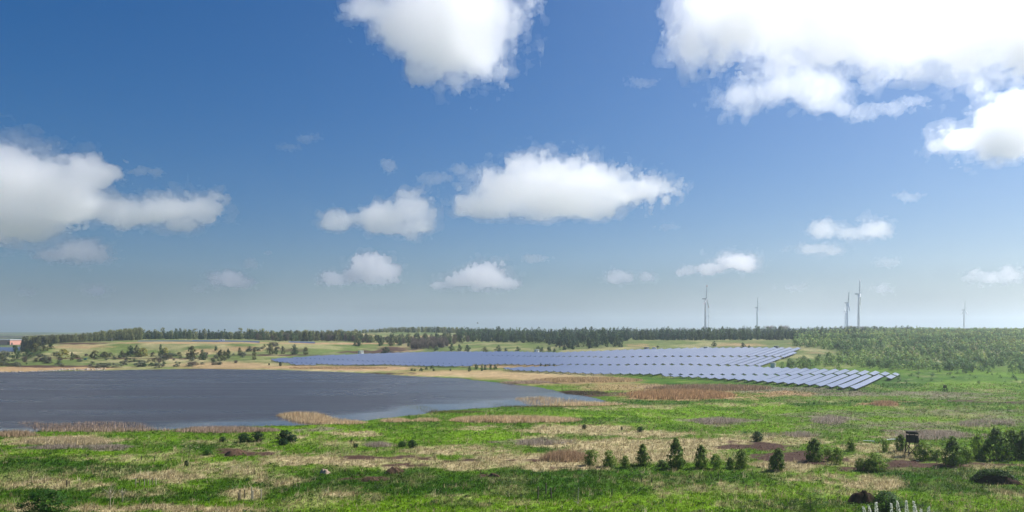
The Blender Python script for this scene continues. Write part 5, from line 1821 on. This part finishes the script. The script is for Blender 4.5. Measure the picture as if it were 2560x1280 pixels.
def surface_nets(f, org, vox):
    s = f > 0
    nx, ny, nz = f.shape
    cnt = np.zeros((nx - 1, ny - 1, nz - 1), np.float32)
    acc = np.zeros((nx - 1, ny - 1, nz - 1, 3), np.float32)
    C = [(a, b, c) for a in (0, 1) for b in (0, 1) for c in (0, 1)]

    def sub(a, q):
        return a[q[0]:nx - 1 + q[0], q[1]:ny - 1 + q[1], q[2]:nz - 1 + q[2]]
    for p in C:
        for ax in range(3):
            if p[ax]:
                continue
            q = list(p)
            q[ax] = 1
            fa, fb = sub(f, p), sub(f, q)
            cr = (fa > 0) != (fb > 0)
            t = np.where(cr, fa / np.where(fa == fb, 1, fa - fb), 0)
            for k in range(3):
                acc[..., k] += np.where(cr, p[k] + (t if k == ax else 0), 0)
            cnt += cr
    act = cnt > 0
    ids = np.full(act.shape, -1, np.int32)
    ids[act] = np.arange(act.sum())
    idx = np.argwhere(act)
    V = (idx + acc[act] / cnt[act][:, None]) * vox + org
    quads = []
    for ax in range(3):
        lo = [slice(1, -1)] * 3
        a = [slice(1, -1)] * 3
        b = [slice(1, -1)] * 3
        a[ax] = slice(0, -1)
        b[ax] = slice(1, None)
        sa, sb = s[tuple(a)], s[tuple(b)]
        e = np.argwhere(sa != sb)
        fl = sa[tuple(e.T)]
        base = e + 1
        base[:, ax] -= 1
        u, v = (ax + 1) % 3, (ax + 2) % 3
        q = []
        for du, dv in ((1, 1), (0, 1), (0, 0), (1, 0)):
            c = base.copy()
            c[:, u] -= du
            c[:, v] -= dv
            q.append(ids[tuple(c.T)])
        q = np.stack(q, 1)
        q[~fl] = q[~fl][:, ::-1]
        quads.append(q)
    return V, np.concatenate(quads)


CLOUD_BASE = 1050.0


def cloud_body(lumps, base_y, vox_px, seed, thresh, rough=1.0, base_soft=1.0):
    """lumps: photo ellipses (cx, cy, rx, ry); distance from the common cloud base height"""
    rng = np.random.default_rng(seed)
    Y = (CLOUD_BASE - H) * F / (HOR - base_y)
    m = Y / F                                     # metres per photo pixel at that distance
    L = np.array(lumps, float)
    x0, x1 = (L[:, 0] - L[:, 2]).min(), (L[:, 0] + L[:, 2]).max()
    y0, y1 = (L[:, 1] - L[:, 3]).min(), (L[:, 1] + L[:, 3]).max()
    pad = 24 + .22 * (y1 - y0)
    dep = min(0.5 * (x1 - x0), 1.15 * (y1 - y0)) * .9
    nx = int((x1 - x0 + 2 * pad) / vox_px) + 2
    vy = vox_px * 1.7                              # coarser along the depth
    ny = int((2 * dep + 2 * pad) / vy) + 2
    nz = int((y1 - y0 + 2 * pad) / vox_px) + 2
    gx = x0 - pad + np.arange(nx) * vox_px
    gy = -dep - pad + np.arange(ny) * vy
    gz = -(y1 + pad) + np.arange(nz) * vox_px      # up = minus photo row
    Xg, Yg, Zg = np.meshgrid(gx, gy, gz, indexing='ij', sparse=True)
    f = np.full((nx, ny, nz), -9., np.float32)
    for cx, cy, rx, ry in lumps:
        rd = min(rx, ry * 1.5) * (0.85 + .3 * rng.random())
        oy = (rng.random() - .5) * dep * .35
        d = np.sqrt(((Xg - cx) / rx) ** 2 + ((Yg - oy) / rd) ** 2 + ((Zg + cy) / ry) ** 2)
        g = (1 - d).astype(np.float32)
        h = np.clip(.5 + .5 * (f - g) / .25, 0, 1)
        f = g * (1 - h) + f * h + .25 * h * (1 - h)
    size = (nx * vox_px, ny * vy, nz * vox_px)
    core = np.clip(f - .38, 0, None) * 3.5         # no hollows deep inside
    big = 1.0 / max(22., min(.5 * (y1 - y0), 75.))
    amp = .95 * rough
    for o in range(6):
        fr = big * 2 ** o
        if 1 / fr < vox_px * 1.1:
            break
        n = grid_noise(f.shape, size, fr, rng)
        if o in (1, 2, 3):
            n = np.abs(2 * n - 1) - .28           # rounded billows, creased between
        else:
            n = n - .5
        f = f + amp * n
        amp *= .70
    f = f - thresh + core
    # flatten the base
    fl = (Zg + base_y) / (10. * base_soft) + .9
    f = np.minimum(f, np.broadcast_to(fl, f.shape)).astype(np.float32)
    f[[0, -1]] = -1
    f[:, [0, -1]] = -1
    f[:, :, [0, -1]] = -1
    V, Q = surface_nets(f, np.array([gx[0], gy[0], gz[0]]), np.array([vox_px, vy, vox_px]))
    if len(V) == 0:
        return None
    # to metres: a translated, uniformly scaled body at its own distance
    c = V.mean(0)
    W = (V - c) * m
    loc = (float((c[0] - CX) * m), float(Y + c[1] * m), float(H + (HOR + c[2]) * m))
    return W, Q, loc, m


CLOUDS = [
    # label, base row, voxel, seed, optical thickness per 100 photo px, lumps
    ('large cumulus cloud with ragged edges at the top centre of the sky', 235, 3.9, 1, 5,
     [(1110, 30, 175, 110), (1200, 90, 90, 95), (1020, 70, 90, 80), (1130, 140, 110, 60), (920, 35, 55, 35), (1060, 185, 70, 35), (1240, 20, 55, 50)]),
    ('huge bright cloud bank filling the upper right corner', 200, 5.6, 2, 4.5,
     [(1800, 40, 140, 110), (1960, 20, 220, 110), (2200, 30, 300, 125), (2450, 60, 300, 120), (2750, 40, 260, 130), (1720, 130, 45, 60)]),
    ('ragged cloud patch hanging below the upper right cloud bank', 285, 3.2, 3, 2.6,
     [(1850, 240, 65, 45), (1960, 220, 90, 38), (2040, 215, 75, 50), (2070, 265, 50, 25)]),
    ('thin torn cloud strip left of the right edge cumulus', 305, 3.5, 4, 1.5,
     [(2165, 285, 45, 18), (2230, 272, 60, 18), (2280, 255, 32, 14)]),
    ('white cumulus cut off by the right edge of the sky', 400, 3.9, 5, 7,
     [(2420, 345, 75, 50), (2500, 310, 85, 80), (2600, 300, 110, 95), (2470, 370, 100, 30)]),
    ('biggest cumulus on the left, cut off by the left edge', 605, 3.9, 6, 6,
     [(40, 450, 160, 85), (-90, 480, 190, 120), (150, 470, 110, 65), (235, 435, 75, 40), (60, 560, 130, 50), (210, 510, 110, 40)]),
    ('elongated white cloud just right of the biggest left cumulus', 578, 2.8, 7, 6,
     [(330, 535, 85, 32), (430, 525, 85, 42), (500, 515, 55, 42), (290, 520, 50, 26), (455, 560, 60, 22)]),
    ('small hook shaped wisp above the elongated left cloud', 450, 2.5, 8, 1.5, [(345, 428, 28, 14), (385, 430, 26, 14)]),
    ('small hazy cumulus beneath the biggest left cumulus', 656, 3.0, 9, 2.6, [(205, 628, 65, 30), (130, 637, 50, 22), (245, 640, 35, 18)]),
    ('broad flat bottomed cumulus at the centre of the sky', 538, 3.2, 10, 8,
     [(1380, 475, 160, 66), (1275, 485, 105, 48), (1490, 465, 105, 58), (1575, 475, 95, 40), (1440, 510, 190, 36), (1210, 510, 70, 28), (1155, 530, 40, 15)]),
    ('cloud with a round knob on its right, left of the broad central cumulus', 592, 2.6, 11, 5,
     [(1035, 522, 52, 42), (970, 545, 76, 36), (915, 542, 58, 32), (850, 550, 60, 30), (970, 568, 100, 26)]),
    ('round topped small cumulus low above the solar field', 706, 2.4, 12, 4, [(930, 672, 55, 36), (975, 682, 32, 24), (880, 688, 30, 18)]),
    ('tiny cloud touching the left of the round topped cumulus', 714, 2.4, 13, 2.8, [(830, 696, 38, 20)]),
    ('low peaked cumulus right of the round topped one', 721, 2.4, 14, 3.2, [(1215, 690, 58, 34), (1150, 702, 50, 20), (1265, 705, 35, 18), (1105, 711, 28, 10)]),
    ('small pale cumulus low on the left of the sky', 720, 2.4, 15, 2.6, [(572, 696, 46, 22), (610, 706, 36, 16)]),
    ('small wisp above the pale left cumulus', 672, 2.4, 16, 1.0, [(625, 660, 26, 12), (672, 632, 18, 8)]),
    ('tiny pale cloud near the left horizon', 742, 2.2, 17, 1.8, [(245, 728, 32, 15)]),
    ('faintest cloud above the far left horizon', 742, 2.2, 18, 1.0, [(65, 731, 32, 11)]),
    ('pale scrap of cloud low between two small left cumuli', 735, 2.2, 19, 1.0, [(495, 724, 22, 14)]),
    ('narrow twin lumped cloud low in the centre right sky', 707, 2.2, 20, 2.4, [(1550, 692, 42, 18), (1612, 693, 26, 15)]),
    ('small puff above the low central clouds', 662, 2.2, 21, 1.4, [(1335, 650, 32, 13)]),
    ('sloping white cumulus low above the leftmost turbines', 690, 2.4, 22, 3.5, [(1845, 655, 62, 27), (1770, 672, 60, 17), (1720, 678, 38, 11)]),
    ('jagged cloud high above the middle turbine', 605, 2.6, 23, 3, [(2060, 575, 45, 22), (2130, 582, 60, 20), (2195, 572, 42, 30)]),
    ('smaller cloud right beneath the jagged one', 640, 2.4, 24, 2.4, [(2040, 622, 55, 17), (2080, 628, 28, 12)]),
    ('hazy pale cloud low on the far right', 712, 2.4, 25, 1.5, [(2450, 692, 52, 18), (2520, 685, 38, 22)]),
    ('slanting wisp alone in the blue between left and centre', 380, 2.4, 26, 1.0, [(725, 368, 28, 10), (760, 345, 32, 13)]),
    ('small wisp above the knobbed cloud', 435, 2.2, 27, 1.2, [(972, 416, 24, 17)]),
    ('torn scraps left of the broad central cumulus', 480, 2.2, 28, 1.1, [(1090, 445, 38, 15), (1148, 425, 20, 14), (1146, 465, 14, 14)]),
    ('small wisp below the left end of the cloud bank', 220, 2.4, 29, 1.2, [(1600, 205, 42, 13)]),
    ('flat little cloud high on the right below the edge cumulus', 505, 2.4, 30, 1.4, [(2265, 491, 38, 12)]),
    ('faint scrap below the right end of the central cumulus', 582, 2.2, 31, 0.9, [(1670, 568, 36, 13)]),
    ('faint round cloud right of the jagged one', 668, 2.2, 32, 1.1, [(2222, 655, 32, 13)]),
    ('faint pink tinged cloud behind the tallest right turbine', 735, 2.2, 33, 1.0, [(2208, 721, 30, 16)]),
    ('faint streak of cloud left of the paired turbines', 738, 2.2, 34, .8, [(1990, 720, 40, 12)]),
]


def build_clouds():
    for lab, by, vox, seed, tau, lumps in CLOUDS:
        small = tau < 1.7
        tau = tau * (1.9 if small and by < 560 else 1.0) * float(np.interp(by, [560, 640, 740], [1, 2.2, 5.0]))
        r = cloud_body(lumps, by, vox, seed, .25 if not small else .16, 1.0 if not small else 1.15)
        if r is None:
            continue
        W, Q, loc, m = r
        o = obj('cloud', mesh_np('cloud', W, Q, vol_mat('cloud_vapour', tau * .42 / (100 * m), aniso=.82)), None, loc)
        tag(o, lab, 'cloud', 'fair weather clouds')
        if not small:
            r2 = cloud_body([(a, b, c * 1.06 + 3, d * 1.06 + 2) for a, b, c, d in lumps], by + 5, vox * 2.0, seed, .08, 1.15, 2.0)
            W2, Q2, loc2, m2 = r2
            v = obj('veil', mesh_np('veil', W2, Q2, vol_mat('cloud_veil', .6 / (100 * m2), aniso=.82)), o)
            v.location = [loc2[k] - loc[k] for k in range(3)]


build_clouds()
# ---------------------------------------------------------------- haze: one closed box of even, thin air
def build_haze():
    m, n, l, out = mat_new('haze_air')
    v = n.new('ShaderNodeVolumePrincipled')
    v.inputs['Color'].default_value = (0.80, 0.91, 1.0, 1)
    v.inputs['Density'].default_value = HAZE_DENSITY
    v.inputs['Density Attribute'].default_value = ''
    v.inputs['Anisotropy'].default_value = 0.55
    l.new(v.outputs['Volume'], out.inputs['Volume'])
    try:
        m.cycles.homogeneous_volume = True
    except Exception:
        pass
    o = MB().box(-19000, 19000, -260, 12600, -4.5, 240).build('haze', m)
    tag(o, 'thin pale blue haze lying over the whole landscape', None, None, 'stuff')


HAZE_DENSITY = 1.6e-4
build_haze()
